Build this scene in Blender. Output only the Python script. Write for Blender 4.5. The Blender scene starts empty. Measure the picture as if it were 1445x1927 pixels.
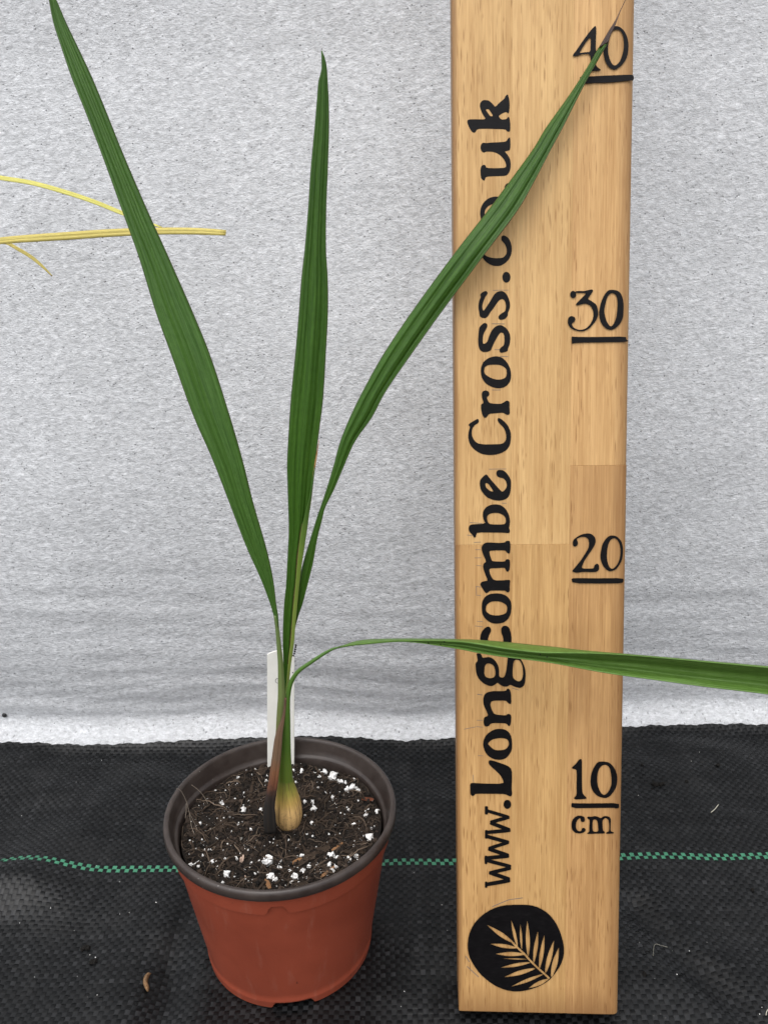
import bpy, bmesh, math, random
import numpy as np
from mathutils import Vector, Matrix, noise
from mathutils.geometry import delaunay_2d_cdt
random.seed(7)
rng = np.random.default_rng(11)
sc = bpy.context.scene
col = sc.collection
R = math.radians

# ------------------------------------------------------------------ camera
FPX, CX, CY = 1560.0, 722.5, 963.5          # focal length and centre in photograph pixels
HCAM, PITCH, ROLL = 0.346, R(20.0), R(1.2)
fw = np.array([0, math.cos(PITCH), -math.sin(PITCH)])
_rt = np.array([1.0, 0, 0]); _up = np.array([0, math.sin(PITCH), math.cos(PITCH)])
rt = _rt * math.cos(ROLL) - _up * math.sin(ROLL)
up = _rt * math.sin(ROLL) + _up * math.cos(ROLL)
EYE = np.array([0, 0, HCAM])
cd = bpy.data.cameras.new('camera'); cam = bpy.data.objects.new('camera', cd); col.objects.link(cam)
cd.sensor_fit = 'VERTICAL'; cd.sensor_height = 24.0; cd.lens = 24.0 * FPX / 1927.0
cd.clip_start = 0.01; cd.clip_end = 50
M = Matrix([[rt[i], up[i], -fw[i], EYE[i]] for i in range(3)] + [[0, 0, 0, 1]])
cam.matrix_world = M
sc.camera = cam

# ------------------------------------------------------------------ daylight (soft, overcast)
SUN_EL, SUN_AZ = R(66), R(205)              # azimuth clockwise from +Y: behind the camera, a little to the left
w = bpy.data.worlds.new("World"); sc.world = w; w.use_nodes = True
nt = w.node_tree; bg = nt.nodes['Background']
sky = nt.nodes.new('ShaderNodeTexSky'); sky.sky_type = 'NISHITA'; sky.sun_disc = False
sky.sun_elevation = SUN_EL; sky.sun_rotation = SUN_AZ
sky.air_density = 1.0; sky.dust_density = 3.0; sky.ozone_density = 1.0
hs = nt.nodes.new('ShaderNodeHueSaturation'); hs.inputs['Saturation'].default_value = 0.22
nt.links.new(sky.outputs[0], hs.inputs['Color']); nt.links.new(hs.outputs[0], bg.inputs[0])
bg.inputs[1].default_value = 0.15
sl = bpy.data.lights.new('sun', 'SUN'); sl.energy = 0.8; sl.angle = R(80); sl.color = (1.0, 0.965, 0.92)
so = bpy.data.objects.new('sun', sl); col.objects.link(so)
sd = Vector((math.sin(SUN_AZ) * math.cos(SUN_EL), math.cos(SUN_AZ) * math.cos(SUN_EL), math.sin(SUN_EL)))
so.rotation_euler = sd.to_track_quat('Z', 'Y').to_euler(); so.location = (-.3, -.6, 1.5)
sc.view_settings.view_transform = 'Standard'; sc.view_settings.look = 'None'
sc.view_settings.exposure = 0.70; sc.view_settings.gamma = 1

# ------------------------------------------------------------------ places in the world
def ray(x, y): return rt * ((x - CX) / FPX) - up * ((y - CY) / FPX) + fw
def atY(x, y, Y):
    r = ray(x, y); return EYE + r * (Y / r[1])
def atZ(x, y, z):
    r = ray(x, y); return EYE + r * ((z - HCAM) / r[2])
def depth(p): return float((np.asarray(p) - EYE) @ fw)

# ------------------------------------------------------------------ helpers
def tag(o, label=None, cat=None, group=None, kind=None):
    if label: o['label'] = label
    if cat: o['category'] = cat
    if group: o['group'] = group
    if kind: o['kind'] = kind
    return o
def empty(name, loc=(0, 0, 0)):
    o = bpy.data.objects.new(name, None); o.empty_display_size = .01; o.location = loc; col.objects.link(o); return o
def link(name, me, parent=None, mat=None):
    o = bpy.data.objects.new(name, me); col.objects.link(o)
    if mat is not None and len(me.materials) == 0: me.materials.append(mat)
    if parent is not None:
        o.parent = parent
        o.matrix_parent_inverse = parent.matrix_world.inverted() if parent.type == 'MESH' else Matrix()
    return o
class MB:
    def __init__(s): s.v = []; s.f = []; s.t = []; s.uv = []
    def add(s, vs, fs, tone=0.0, uv=None):
        b = len(s.v); s.v += [tuple(map(float, p)) for p in vs]; s.f += [tuple(b + i for i in f) for f in fs]
        s.t += list(tone) if hasattr(tone, '__len__') else [tone] * len(vs)
        s.uv += list(uv) if uv is not None else [(0., 0.)] * len(vs)
    def mesh(s, name, smooth=True):
        me = bpy.data.meshes.new(name); me.from_pydata(s.v, [], s.f); me.update()
        a = me.attributes.new('tone', 'FLOAT', 'POINT'); a.data.foreach_set('value', np.array(s.t, dtype=np.float32))
        a = me.attributes.new('surf', 'FLOAT_VECTOR', 'POINT')
        a.data.foreach_set('vector', np.array([(u, v, 0) for u, v in s.uv], dtype=np.float32).ravel())
        me.polygons.foreach_set('use_smooth', [smooth] * len(me.polygons))
        return me
    def build(s, name, mat, parent=None, smooth=True): return link(name, s.mesh(name, smooth), parent, mat)
    def grid(s, P, tone=0., uv=None, closed=False):
        """P[i][j] -> points; rows i, columns j"""
        n, m = len(P), len(P[0]); vs = [p for row in P for p in row]
        fs = [(i * m + j, i * m + (j + 1) % m, (i + 1) * m + (j + 1) % m, (i + 1) * m + j)
              for i in range(n - 1) for j in range(m if closed else m - 1)]
        s.add(vs, fs, tone, [q for row in uv for q in row] if uv is not None else None)
def catmull(pts, n):
    """resample rows of numbers smoothly at n places (monotone in index)"""
    P = np.array(pts, float); k = len(P); out = []
    d = np.r_[0, np.cumsum(np.linalg.norm(np.diff(P[:, :2], axis=0), axis=1) + 1e-9)]
    for s_ in np.linspace(0, d[-1], n):
        i = min(k - 2, max(0, int(np.searchsorted(d, s_) - 1))); h = d[i + 1] - d[i]; t = (s_ - d[i]) / h
        m0 = (P[i + 1] - P[i - 1]) / (d[i + 1] - d[i - 1]) if i > 0 else (P[1] - P[0]) / (d[1] - d[0])
        m1 = (P[i + 2] - P[i]) / (d[i + 2] - d[i]) if i < k - 2 else (P[-1] - P[-2]) / (d[-1] - d[-2])
        out.append((2*t**3-3*t*t+1)*P[i] + (t**3-2*t*t+t)*h*m0 + (-2*t**3+3*t*t)*P[i+1] + (t**3-t*t)*h*m1)
    return np.array(out)
def tube(mb, pts, rad, sides=8, tone=0., flat=1.0, cap=True, v0=0., v1=1.):
    pts = [Vector(p) for p in pts]; n = len(pts); rows = []; uvs = []
    for i, p in enumerate(pts):
        t = (pts[min(i + 1, n - 1)] - pts[max(i - 1, 0)]).normalized()
        a = Vector((0, -1, 0)); a = (a - t * a.dot(t))
        if a.length < .1: a = Vector((1, 0, 0)) - t * t.x
        a.normalize(); b = t.cross(a); r = rad[i] if hasattr(rad, '__len__') else rad
        rows.append([p + a * (r * flat * math.cos(6.2832 * k / sides)) + b * (r * math.sin(6.2832 * k / sides)) for k in range(sides)])
        uvs.append([(k / sides, v0 + (v1 - v0) * i / (n - 1)) for k in range(sides)])
    mb.grid(rows, tone, uvs, True)
    if cap:
        b = len(mb.v); mb.f.append(tuple(b - sides + k for k in range(sides)))
        mb.f.append(tuple(b - n * sides + k for k in reversed(range(sides))))

# ------------------------------------------------------------------ materials
def new_mat(name):
    m = bpy.data.materials.new(name); m.use_nodes = True
    return m, m.node_tree, m.node_tree.nodes['Principled BSDF']
class NT:
    def __init__(s, nt): s.nt = nt
    def n(s, t, **k):
        o = s.nt.nodes.new(t)
        for a, b in k.items(): setattr(o, a, b)
        return o
    def l(s, a, b): s.nt.links.new(a, b)
    def coord(s, scale=(1, 1, 1), rot=(0, 0, 0), src='Object', attr=None, loc=(0, 0, 0)):
        m = s.n('ShaderNodeMapping'); m.inputs['Scale'].default_value = scale; m.inputs['Rotation'].default_value = rot
        m.inputs['Location'].default_value = loc
        if attr: a = s.n('ShaderNodeAttribute', attribute_name=attr); s.l(a.outputs['Vector'], m.inputs[0])
        else: a = s.n('ShaderNodeTexCoord'); s.l(a.outputs[src], m.inputs[0])
        return m.outputs[0]
    def noise(s, vec, scale, detail=3, rough=.55, dist=0.):
        o = s.n('ShaderNodeTexNoise'); o.inputs['Scale'].default_value = scale; o.inputs['Detail'].default_value = detail
        o.inputs['Roughness'].default_value = rough; o.inputs['Distortion'].default_value = dist
        s.l(vec, o.inputs['Vector']); return o.outputs[0]
    def voro(s, vec, scale, rnd=1.):
        o = s.n('ShaderNodeTexVoronoi'); o.inputs['Scale'].default_value = scale; o.inputs['Randomness'].default_value = rnd
        s.l(vec, o.inputs['Vector']); return o.outputs['Distance']
    def ramp(s, fac, stops):
        o = s.n('ShaderNodeValToRGB'); e = o.color_ramp.elements
        while len(e) < len(stops): e.new(.5)
        for q, (p, c) in zip(e, stops):
            q.position = p; q.color = (*c, 1) if hasattr(c, '__len__') else (c, c, c, 1)
        s.l(fac, o.inputs[0]); return o.outputs[0]
    def mix(s, fac, a, b, mode='MIX'):
        o = s.n('ShaderNodeMix', data_type='RGBA', blend_type=mode)
        for v, i in ((fac, 0), (a, 6), (b, 7)):
            if hasattr(v, 'is_linked'): s.l(v, o.inputs[i])
            elif hasattr(v, '__len__'): o.inputs[i].default_value = (*v, 1)
            else: o.inputs[i].default_value = v if i == 0 else (v, v, v, 1)
        return o.outputs[2]
    def math(s, op, a, b=0.):
        o = s.n('ShaderNodeMath', operation=op)
        for v, i in ((a, 0), (b, 1)):
            if hasattr(v, 'is_linked'): s.l(v, o.inputs[i])
            else: o.inputs[i].default_value = v
        return o.outputs[0]
    def attr(s, name): return s.n('ShaderNodeAttribute', attribute_name=name)
    def bump(s, h, bsdf, strength, dist):
        o = s.n('ShaderNodeBump'); o.inputs['Strength'].default_value = strength; o.inputs['Distance'].default_value = dist
        s.l(h, o.inputs['Height']); s.l(o.outputs[0], bsdf.inputs['Normal']); return o
def plain(name, colr, rough=.5, spec=.5, var=.12, scale=300, bump=0.):
    m, t, b = new_mat(name); N = NT(t)
    n = N.noise(N.coord(), scale, 4)
    N.l(N.mix(N.ramp(n, [(.3, 0.), (.7, 1.)]), tuple(c * (1 - var) for c in colr), tuple(min(1, c * (1 + var)) for c in colr)), b.inputs['Base Color'])
    b.inputs['Roughness'].default_value = rough; b.inputs['Specular IOR Level'].default_value = spec
    if bump: N.bump(n, b, .5, bump)
    return m

def wood(name, lightc, darkc, seed, W):
    m, t, b = new_mat(name); N = NT(t); off = (seed * 3.17, seed * 1.31, seed * .7)
    tilt = R(random.uniform(-2.5, 2.5))
    broad = N.noise(N.coord((1, .09, 1), (0, 0, tilt), loc=off), 105, 4, .6, .9)
    fine = N.noise(N.coord((1, .018, 1), (0, 0, tilt), loc=off), 1500, 4, .65)
    mid = N.noise(N.coord((1, .035, 1), (0, 0, tilt), loc=off), 430, 4, .65, .6)
    c = N.mix(N.ramp(broad, [(.3, 0.), (.7, 1.)]), darkc, lightc)
    c = N.mix(N.math('MULTIPLY', N.ramp(mid, [(.36, 1.), (.60, 0.)]), .60), c, tuple(x * k for x, k in zip(darkc, (.85, .78, .7))))
    c = N.mix(N.math('MULTIPLY', N.ramp(fine, [(.50, 0.), (.72, 1.)]), .7), c, tuple(min(1, x * 1.12) for x in lightc))
    fd = N.noise(N.coord((1, .022, 1), (0, 0, tilt), loc=(off[0] + 2, off[1], off[2])), 1150, 3, .6)
    c = N.mix(N.math('MULTIPLY', N.ramp(fd, [(.32, 1.), (.48, 0.)]), .42), c, tuple(x * k for x, k in zip(darkc, (.80, .72, .62))))
    # open pores: short dark dashes along the grain
    pore = N.voro(N.coord((1, .085, 1), (0, 0, tilt + R(2.5)), loc=off), 1050)
    gate = N.noise(N.coord((1, .10, 1), loc=off), 95, 4, .65)
    pf = N.math('MULTIPLY', N.ramp(pore, [(.14, 1.), (.30, 0.)]), N.ramp(gate, [(.40, 0.), (.62, 1.)]))
    c = N.mix(N.math('MULTIPLY', pf, .72), c, tuple(x * k for x, k in zip(darkc, (.5, .4, .3))))
    pore2 = N.voro(N.coord((1, .06, 1), (0, 0, tilt - R(1)), loc=off), 1500)
    gate2 = N.noise(N.coord((1, .05, 1), loc=(off[0] + 5, off[1], 0)), 230, 2)
    c = N.mix(N.math('MULTIPLY', N.math('MULTIPLY', N.ramp(pore2, [(.12, 1.), (.32, 0.)]), N.ramp(gate2, [(.40, 0.), (.62, 1.)])), .45), c, tuple(x * k for x, k in zip(darkc, (.62, .52, .42))))
    # medullary flecks
    fl = N.voro(N.coord((1, .35, 1), (0, 0, R(14)), loc=off), 330)
    fg = N.noise(N.coord((1, 1, 1), loc=off), 40, 3)
    ff = N.math('MULTIPLY', N.ramp(fl, [(.06, 1.), (.14, 0.)]), N.ramp(fg, [(.55, 0.), (.66, 1.)]))
    c = N.mix(N.math('MULTIPLY', ff, .5), c, tuple(x * k for x, k in zip(darkc, (.62, .5, .4))))
    # handling grime on the arrises and at the foot
    sx = N.n('ShaderNodeSeparateXYZ'); tc = N.n('ShaderNodeTexCoord'); N.l(tc.outputs['Object'], sx.inputs[0])
    g = N.noise(N.coord((1, .12, 1)), 150, 4, .6)
    ew = N.math('ADD', sx.outputs['X'], N.math('MULTIPLY', g, .0034))
    mr = N.n('ShaderNodeMapRange'); N.l(ew, mr.inputs[0]); mr.inputs[1].default_value = W - .0052; mr.inputs[2].default_value = W - .0005
    ef = N.math('MULTIPLY', mr.outputs[0], .48)
    ml = N.n('ShaderNodeMapRange'); N.l(N.math('SUBTRACT', sx.outputs['X'], N.math('MULTIPLY', g, .002)), ml.inputs[0])
    ml.inputs[1].default_value = .0012; ml.inputs[2].default_value = -.0004
    mb_ = N.n('ShaderNodeMapRange'); N.l(N.math('SUBTRACT', sx.outputs['Y'], N.math('MULTIPLY', g, .005)), mb_.inputs[0])
    mb_.inputs[1].default_value = .012; mb_.inputs[2].default_value = -.003
    gr = N.math('MAXIMUM', ef, N.math('MULTIPLY', N.math('MAXIMUM', ml.outputs[0], mb_.outputs[0]), .68))
    c = N.mix(gr, c, (.17, .075, .026))
    N.l(c, b.inputs['Base Color'])
    b.inputs['Roughness'].default_value = .5; b.inputs['Specular IOR Level'].default_value = .3
    hgt = N.math('SUBTRACT', N.math('MULTIPLY', fine, .5), pf)
    N.bump(hgt, b, .35, .0002)
    return m

def leaf_mat(name, dark, light, edge=(.05, .05, .02), nerv=1.0, rough=.38, trans=.22):
    m, t, b = new_mat(name); N = NT(t)
    a = N.attr('surf'); s = N.n('ShaderNodeSeparateXYZ'); N.l(a.outputs['Vector'], s.inputs[0])
    v1 = N.noise(N.coord((1, .012, 1), attr='surf'), 46 * nerv, 3, .6)
    v2 = N.noise(N.coord((1, .010, 1), attr='surf', loc=(3, 1, 0)), 11 * nerv, 2, .5)
    blot = N.noise(N.coord((1, .5, 1), attr='surf'), 7, 4, .6)
    c = N.mix(N.ramp(v1, [(.38, 0.), (.62, 1.)]), tuple(x * .95 for x in dark), tuple(x * 1.05 for x in light))
    c = N.mix(N.math('MULTIPLY', N.ramp(v2, [(.5, 0.), (.75, 1.)]), .5), c, tuple(x * 1.35 for x in light))
    c = N.mix(N.math('MULTIPLY', N.ramp(blot, [(.3, 1.), (.6, 0.)]), .35), c, tuple(x * .7 for x in dark))
    sp = N.voro(N.coord((18, 40, 1), attr='surf'), 1.0); sg = N.noise(N.coord(attr='surf'), 9, 2)
    c = N.mix(N.math('MULTIPLY', N.math('MULTIPLY', N.ramp(sp, [(.035, 1.), (.07, 0.)]), N.ramp(sg, [(.5, 0.), (.56, 1.)])), .6), c, (.3, .34, .16))
    ed = N.math('ABSOLUTE', N.math('SUBTRACT', s.outputs['X'], .5))
    c = N.mix(N.math('MULTIPLY', N.ramp(ed, [(.468, 0.), (.497, 1.)]), .8), c, edge)
    N.l(c, b.inputs['Base Color']); b.inputs['Roughness'].default_value = rough
    b.inputs['Specular IOR Level'].default_value = .38
    N.bump(v1, b, .5, .0004)
    if trans:
        tr = N.n('ShaderNodeBsdfTranslucent'); N.l(N.mix(.5, c, (.10, .20, .03)), tr.inputs[0])
        mx = N.n('ShaderNodeMixShader'); mx.inputs[0].default_value = trans
        out = t.nodes['Material Output']; N.l(b.outputs[0], mx.inputs[1]); N.l(tr.outputs[0], mx.inputs[2]); N.l(mx.outputs[0], out.inputs[0])
    return m
def ramp_mat(name, stops, streak, rough=.5, sscale=26, dots=0., bump=.0003, amt=.6):
    """colour along the stalk (surf.y), streaks around it (surf.x)"""
    m, t, b = new_mat(name); N = NT(t)
    a = N.attr('surf'); s = N.n('ShaderNodeSeparateXYZ'); N.l(a.outputs['Vector'], s.inputs[0])
    j = N.noise(N.coord(), 420, 4, .6)
    v = N.math('ADD', s.outputs['Y'], N.math('MULTIPLY', N.math('SUBTRACT', j, .5), .12))
    c = N.ramp(v, stops)
    st = N.noise(N.coord((1, .05, 1), attr='surf'), sscale, 3, .6)
    c = N.mix(N.math('MULTIPLY', N.ramp(st, [(.48, 0.), (.64, 1.)]), amt), c, N.mix(.75, c, streak))
    if dots:
        d = N.noise(N.coord(), 900, 3, .7)
        low = N.ramp(s.outputs['Y'], [(.0, 1.), (.42, .25), (.6, 0.)])
        c = N.mix(N.math('MULTIPLY', N.math('MULTIPLY', N.ramp(d, [(.56, 0.), (.62, 1.)]), low), dots), c, (.012, .009, .006))
    N.l(c, b.inputs['Base Color']); b.inputs['Roughness'].default_value = rough
    N.bump(st, b, .5, bump)
    return m
def tone_mat(name, stops, rough=.8, scale=500, spec=.3, bump=.0):
    m, t, b = new_mat(name); N = NT(t)
    n = N.noise(N.coord(), scale, 4, .6)
    f = N.math('ADD', N.attr('tone').outputs['Fac'], N.math('MULTIPLY', N.math('SUBTRACT', n, .5), .35))
    N.l(N.ramp(f, stops), b.inputs['Base Color']); b.inputs['Roughness'].default_value = rough
    b.inputs['Specular IOR Level'].default_value = spec
    if bump: N.bump(n, b, .6, bump)
    return m

# ================================================================== SETTING
# far edge of the woven mat, seen against the pale fleece
EDGE = [(-200, 1404), (0, 1397), (180, 1400), (300, 1394), (400, 1389), (480, 1385), (560, 1384), (640, 1388), (760, 1394), (855, 1388),
        (1000, 1377), (1170, 1367), (1250, 1363), (1340, 1361), (1445, 1362), (1650, 1360)]
_e = np.array([atZ(x, y, .004) for x, y in EDGE])
def yedge(x): return np.interp(x, _e[:, 0], _e[:, 1])
POT = np.array([-.0519, .3234, 0.])
GA, GB = atZ(1235, 1745, 0), atZ(1420, 1940, 0)
GC, GD = atZ(385, 1690, 0), atZ(300, 1930, 0)
GE, GF = atZ(1150, 1790, 0), atZ(1330, 1890, 0)
def seg(x, y, A, B):
    d = B[:2] - A[:2]; L = d @ d; t = np.clip(((x - A[0]) * d[0] + (y - A[1]) * d[1]) / L, -.25, 1.3)
    return np.hypot(x - A[0] - t * d[0], y - A[1] - t * d[1])
def relief(x, y):
    """lie of the mat: shallow creases and swells, flat where the pot stands"""
    z = np.zeros_like(x)
    for kx, ky, ph, a in ((31, 17, .3, .0009), (-23, 38, 1.9, .0009), (52, -29, 4.1, .0007), (14, 75, 2.2, .0009), (83, 90, 5.0, .0005), (-120, 70, 1.0, .0004), (60, 170, 3.0, .0004)):
        z = z + a * np.sin(kx * x + ky * y + ph) * (1 - .75 * np.exp(-((y - .371) / .022) ** 2))
    z = z - .0042 * np.exp(-(seg(x, y, GA, GB) / .009) ** 2) + .0030 * np.exp(-(seg(x, y, GE, GF) / .011) ** 2)
    z = z - .0056 * np.exp(-(seg(x, y, GC, GD) / .012) ** 2)  # furrow left of the pot, shaped to stand in for the pot's shadow
    b = atZ(90, 1625, 0); b2 = atZ(0, 1668, 0)
    z = z + .0045 * np.exp(-((x - b[0]) / .024) ** 2 - ((y - b[1]) / .030) ** 2) + .0080 * np.exp(-((x - b2[0]) / .034) ** 2 - ((y - b2[1]) / .0165) ** 2)
    z = z + .0030 * np.exp(-((x + .20) / .04) ** 2 - ((y - .30) / .02) ** 2)
    d = np.hypot(x - POT[0], y - POT[1]); k = np.clip((d - .042) / .02, 0, 1)
    z = z * k - (1 - k) * .0006
    u = np.clip((y - (yedge(x) - .012)) / .012, 0, 1.2)       # the cut edge curls up a little
    return z * (1 - .7 * np.clip(u, 0, 1)) + .0035 * u ** 2

m_mat, t_, b_ = new_mat('woven_plastic'); N = NT(t_)
tn = N.attr('tone').outputs['Fac']
dirt = N.noise(N.coord(), 38, 5, .65); fib = N.noise(N.coord((1, .12, 1)), 2600, 2, .5); fib2 = N.noise(N.coord((.12, 1, 1)), 2600, 2, .5)
cc = N.ramp(tn, [(.0, (.0022, .0024, .0026)), (.35, (.0048, .0052, .0056)), (.65, (.0128, .0134, .0142)), (1., (.034, .035, .037))])
cc = N.mix(N.math('MULTIPLY', N.ramp(dirt, [(.5, 0.), (.75, 1.)]), .22), cc, (.036, .036, .036))
spk = N.voro(N.coord(), 420); spg = N.noise(N.coord(), 60, 2)
cc = N.mix(N.math('MULTIPLY', N.ramp(spk, [(.05, 1.), (.09, 0.)]), N.ramp(spg, [(.6, 0.), (.64, 1.)])), cc, (.14, .13, .12))
N.l(cc, b_.inputs['Base Color'])
N.l(N.ramp(dirt, [(.3, .26), (.7, .46)]), b_.inputs['Roughness']); b_.inputs['Specular IOR Level'].default_value = .24
N.bump(N.math('ADD', fib, fib2), b_, .3, .0001)
m_green = plain('green_tape', (.050, .205, .120), .45, .4, .18, 260)

CELL = .0024; HB = .00014
X0, X1, Y0, Y1 = -.42, .44, .17, .512
nx, ny = int((X1 - X0) / CELL), int((Y1 - Y0) / CELL)
JG = int(round((.3700 - Y0) / CELL))                          # the two picks of green tape
def warp(x, y):
    yy = y + .0008 * np.sin(13 * x + .6) + .0006 * np.sin(37 * x + 9 * y) + .0005 * np.sin(90 * x + 20 * y)
    xx = x + .0012 * np.sin(24 * y + 3 * x) + .0006 * np.sin(70 * y + 1)
    return xx, yy
I, J = np.meshgrid(np.arange(nx), np.arange(ny)); I = I.ravel(); J = J.ravel()
over = (I + J) % 2 == 0                                       # True: warp tape (runs away from us) on top
tone = np.clip(.42 + rng.normal(0, .055, len(I)) + np.where(over, -.33, .20) + rng.normal(0, .05, nx)[I] + rng.normal(0, .06, ny)[J], 0, 1)  # weft paler than warp: same plastic, its differing sheen put into the tone
A = np.array([-1.14, -.62, 0, .62, 1.14]); Bw = np.array([-1.0, 1.0])
al, ac = np.meshgrid(A, Bw, indexing='ij'); al = al.ravel(); ac = ac.ravel()     # along, across
nV = len(al)
jit = rng.normal(0, .05, (len(I), 1))
lx = np.where(over[:, None], ac * (1 + jit), al); ly = np.where(over[:, None], al, ac * (1 + jit))
lz = HB * (1 - np.abs(al) ** 3)[None, :] * (1 + rng.normal(0, .22, (len(I), 1))) + rng.normal(0, .00004, (len(I), 1)) * np.sign(ac)[None, :]
gx, gy = warp(X0 + (I[:, None] + .5 + lx * .5) * CELL, Y0 + (J[:, None] + .5 + ly * .5) * CELL)
ge = yedge(gx) + .0003 * np.sin(900 * gx) + .0004 * np.sin(310 * gx + 1)
yc = gy.mean(1)
gy = np.minimum(gy, ge)
gz = relief(gx, gy) + lz
green = (~over) & ((J == JG) | (J == JG + 1))
keep = (yc < yedge(gx.mean(1)) + .55 * CELL) & ~green
V = np.stack([gx, gy, gz], 2)
quads = np.array([[2 * k, 2 * k + 1, 2 * k + 3, 2 * k + 2] for k in range(4)])
def np_mesh(name, V, faces, tone=None):
    me = bpy.data.meshes.new(name); me.vertices.add(len(V)); me.vertices.foreach_set('co', V.astype(np.float32).ravel())
    me.loops.add(faces.size); me.loops.foreach_set('vertex_index', faces.astype(np.int32).ravel())
    me.polygons.add(len(faces)); me.polygons.foreach_set('loop_start', np.arange(0, faces.size, faces.shape[1], dtype=np.int32))
    me.polygons.foreach_set('use_smooth', np.ones(len(faces), dtype=bool))
    if tone is not None:
        a = me.attributes.new('tone', 'FLOAT', 'POINT'); a.data.foreach_set('value', tone.astype(np.float32))
    me.update(calc_edges=True); me.validate(); return me
fix = np.where(over[keep][:, None, None], quads[None, :, ::1], quads[None, :, ::-1])
F = (fix + (np.arange(keep.sum()) * nV)[:, None, None]).reshape(-1, 4)
vk = V[keep].reshape(-1, 3); tk = np.repeat(tone[keep], nV)
# backing sheet just under the tapes so that no daylight shows between them
bxs, bys = np.meshgrid(np.linspace(X0, X1, 240), np.linspace(0, 1, 110))
byy = Y0 + bys * (yedge(bxs) - .0006 - Y0); bz = relief(bxs, byy) - .00045
nb = len(vk); bf = np.array([[r * 240 + c, r * 240 + c + 1, (r + 1) * 240 + c + 1, (r + 1) * 240 + c] for r in range(109) for c in range(239)]) + nb
ground = link('ground', np_mesh('ground', np.vstack([vk, np.stack([bxs.ravel(), byy.ravel(), bz.ravel()], 1)]), np.vstack([F, bf]),
                                np.r_[tk, np.full(bxs.size, .05)]), None, m_mat)
tag(ground, kind='structure')
# green marker tape: each visible float is a piece of its own
vis = np.where(green & (gx.mean(1) > -.285) & (gx.mean(1) < .30))[0]
for k in vis:
    me = bpy.data.meshes.new('marker_tape'); me.from_pydata([tuple(p) for p in V[k]], [], [tuple(int(i) for i in q[::-1]) for q in quads])
    me.polygons.foreach_set('use_smooth', [True] * 4); link('marker_tape', me, ground, m_green)
# the earth below and beyond the mat
mb = MB(); mb.add([(-3, -3, -.012), (3, -3, -.012), (3, 3, -.012), (-3, 3, -.012)], [(0, 1, 2, 3)])
tag(mb.build('earth', plain('earth', (.05, .042, .035), .95, .1, .3, 60), None, False), kind='structure')

# ------------------------------------------------------------------ fleece hung behind
m_fl, t_, b_ = new_mat('fleece'); N = NT(t_)
f1 = N.noise(N.coord((.6, 1, 1), (0, R(17), 0)), 430, 8, .74, .1)
f2 = N.noise(N.coord((.55, 1, 1.2), (0, R(17), 0)), 1050, 3, .6)
f3 = N.noise(N.coord((.6, 1, 1.5)), 70, 3, .5)
cc = N.ramp(f1, [(.32, .41), (.43, .56), (.55, .69), (.66, .86)])
cc = N.mix(N.math('MULTIPLY', N.ramp(f3, [(.35, 1.), (.6, 0.)]), .24), cc, .50)
cc = N.mix(N.math('MULTIPLY', N.ramp(f2, [(.56, 0.), (.70, 1.)]), .45), cc, .92)
pit = N.voro(N.coord((1, .2, 1)), 310); pg = N.noise(N.coord(), 130, 2)
pf = N.math('MULTIPLY', N.ramp(pit, [(.09, 1.), (.19, 0.)]), N.ramp(pg, [(.38, 0.), (.54, 1.)]))
cc = N.mix(N.math('MULTIPLY', pf, .60), cc, (.15, .15, .155))
N.l(N.mix(1., cc, (.955, .972, 1.0), 'MULTIPLY'), b_.inputs['Base Color'])
b_.inputs['Roughness'].default_value = .9; b_.inputs['Specular IOR Level'].default_value = .15
f4 = N.noise(N.coord((.75, 1, 1), (0, R(20), 0)), 210, 3, .6)
N.bump(N.math('SUBTRACT', N.math('ADD', N.math('MULTIPLY', f4, .9), N.math('ADD', f1, N.math('MULTIPLY', f2, .5))), N.math('MULTIPLY', pf, .4)), b_, .85, .0013)
prof = [(-.035, -.0080), (-.012, -.0070), (-.003, -.0030), (.0015, .0006), (.005, .0022), (.009, .0039), (.0125, .0060), (.0148, .0086), (.0160, .0115), (.0165, .0140)]
zs = np.r_[np.arange(.0165, .13, .0014), np.arange(.13, .50, .006), np.arange(.5, 1.26, .03)]
xs = np.linspace(-.62, .66, 330)
def fleece_y(x, z):
    d = min(max(0, z - .014), .42); lean = -.24 * .07 * (1 - math.exp(-d / .07)) + .36 * d ** 2 + max(0, z - .434) * .20
    k = math.exp(-max(0, z - .03) / .075)
    fold = noise.noise(Vector((x * 5.0, z * 95 + x * 6, 1.3))) * .0014 + noise.noise(Vector((x * 9 + 5, z * 130 - x * 14, 4.3))) * .0006
    big = noise.noise(Vector((x * 4, z * 5.5, 7.7))) * .009 * min(1, z / .2) + noise.noise(Vector((x * 11, z * 13, 2.7))) * .0022 * min(1, z / .1)
    return .0165 + lean + (fold * (k + .10) + big) * min(1, max(0, (z - .014) / .012))
rows = []
for px_, pz in prof:
    rows.append([(x, yedge(x) + px_ + noise.noise(Vector((x * 22, pz * 40, 3))) * .0015, pz + noise.noise(Vector((x * 30, px_ * 60, 8))) * .0006 * (px_ > .002)) for x in xs])
for z in zs: rows.append([(x, yedge(x) + fleece_y(x, z), z) for x in xs])
mb = MB(); mb.grid([[p for p in r] for r in rows])
fl = mb.build('fleece_backdrop', m_fl)
md = fl.modifiers.new('thickness', 'SOLIDIFY'); md.thickness = .0025; md.offset = -1
tag(fl, 'pale grey felted fleece sheet hanging behind the plant and tucked under the black mat', 'fabric')

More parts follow.
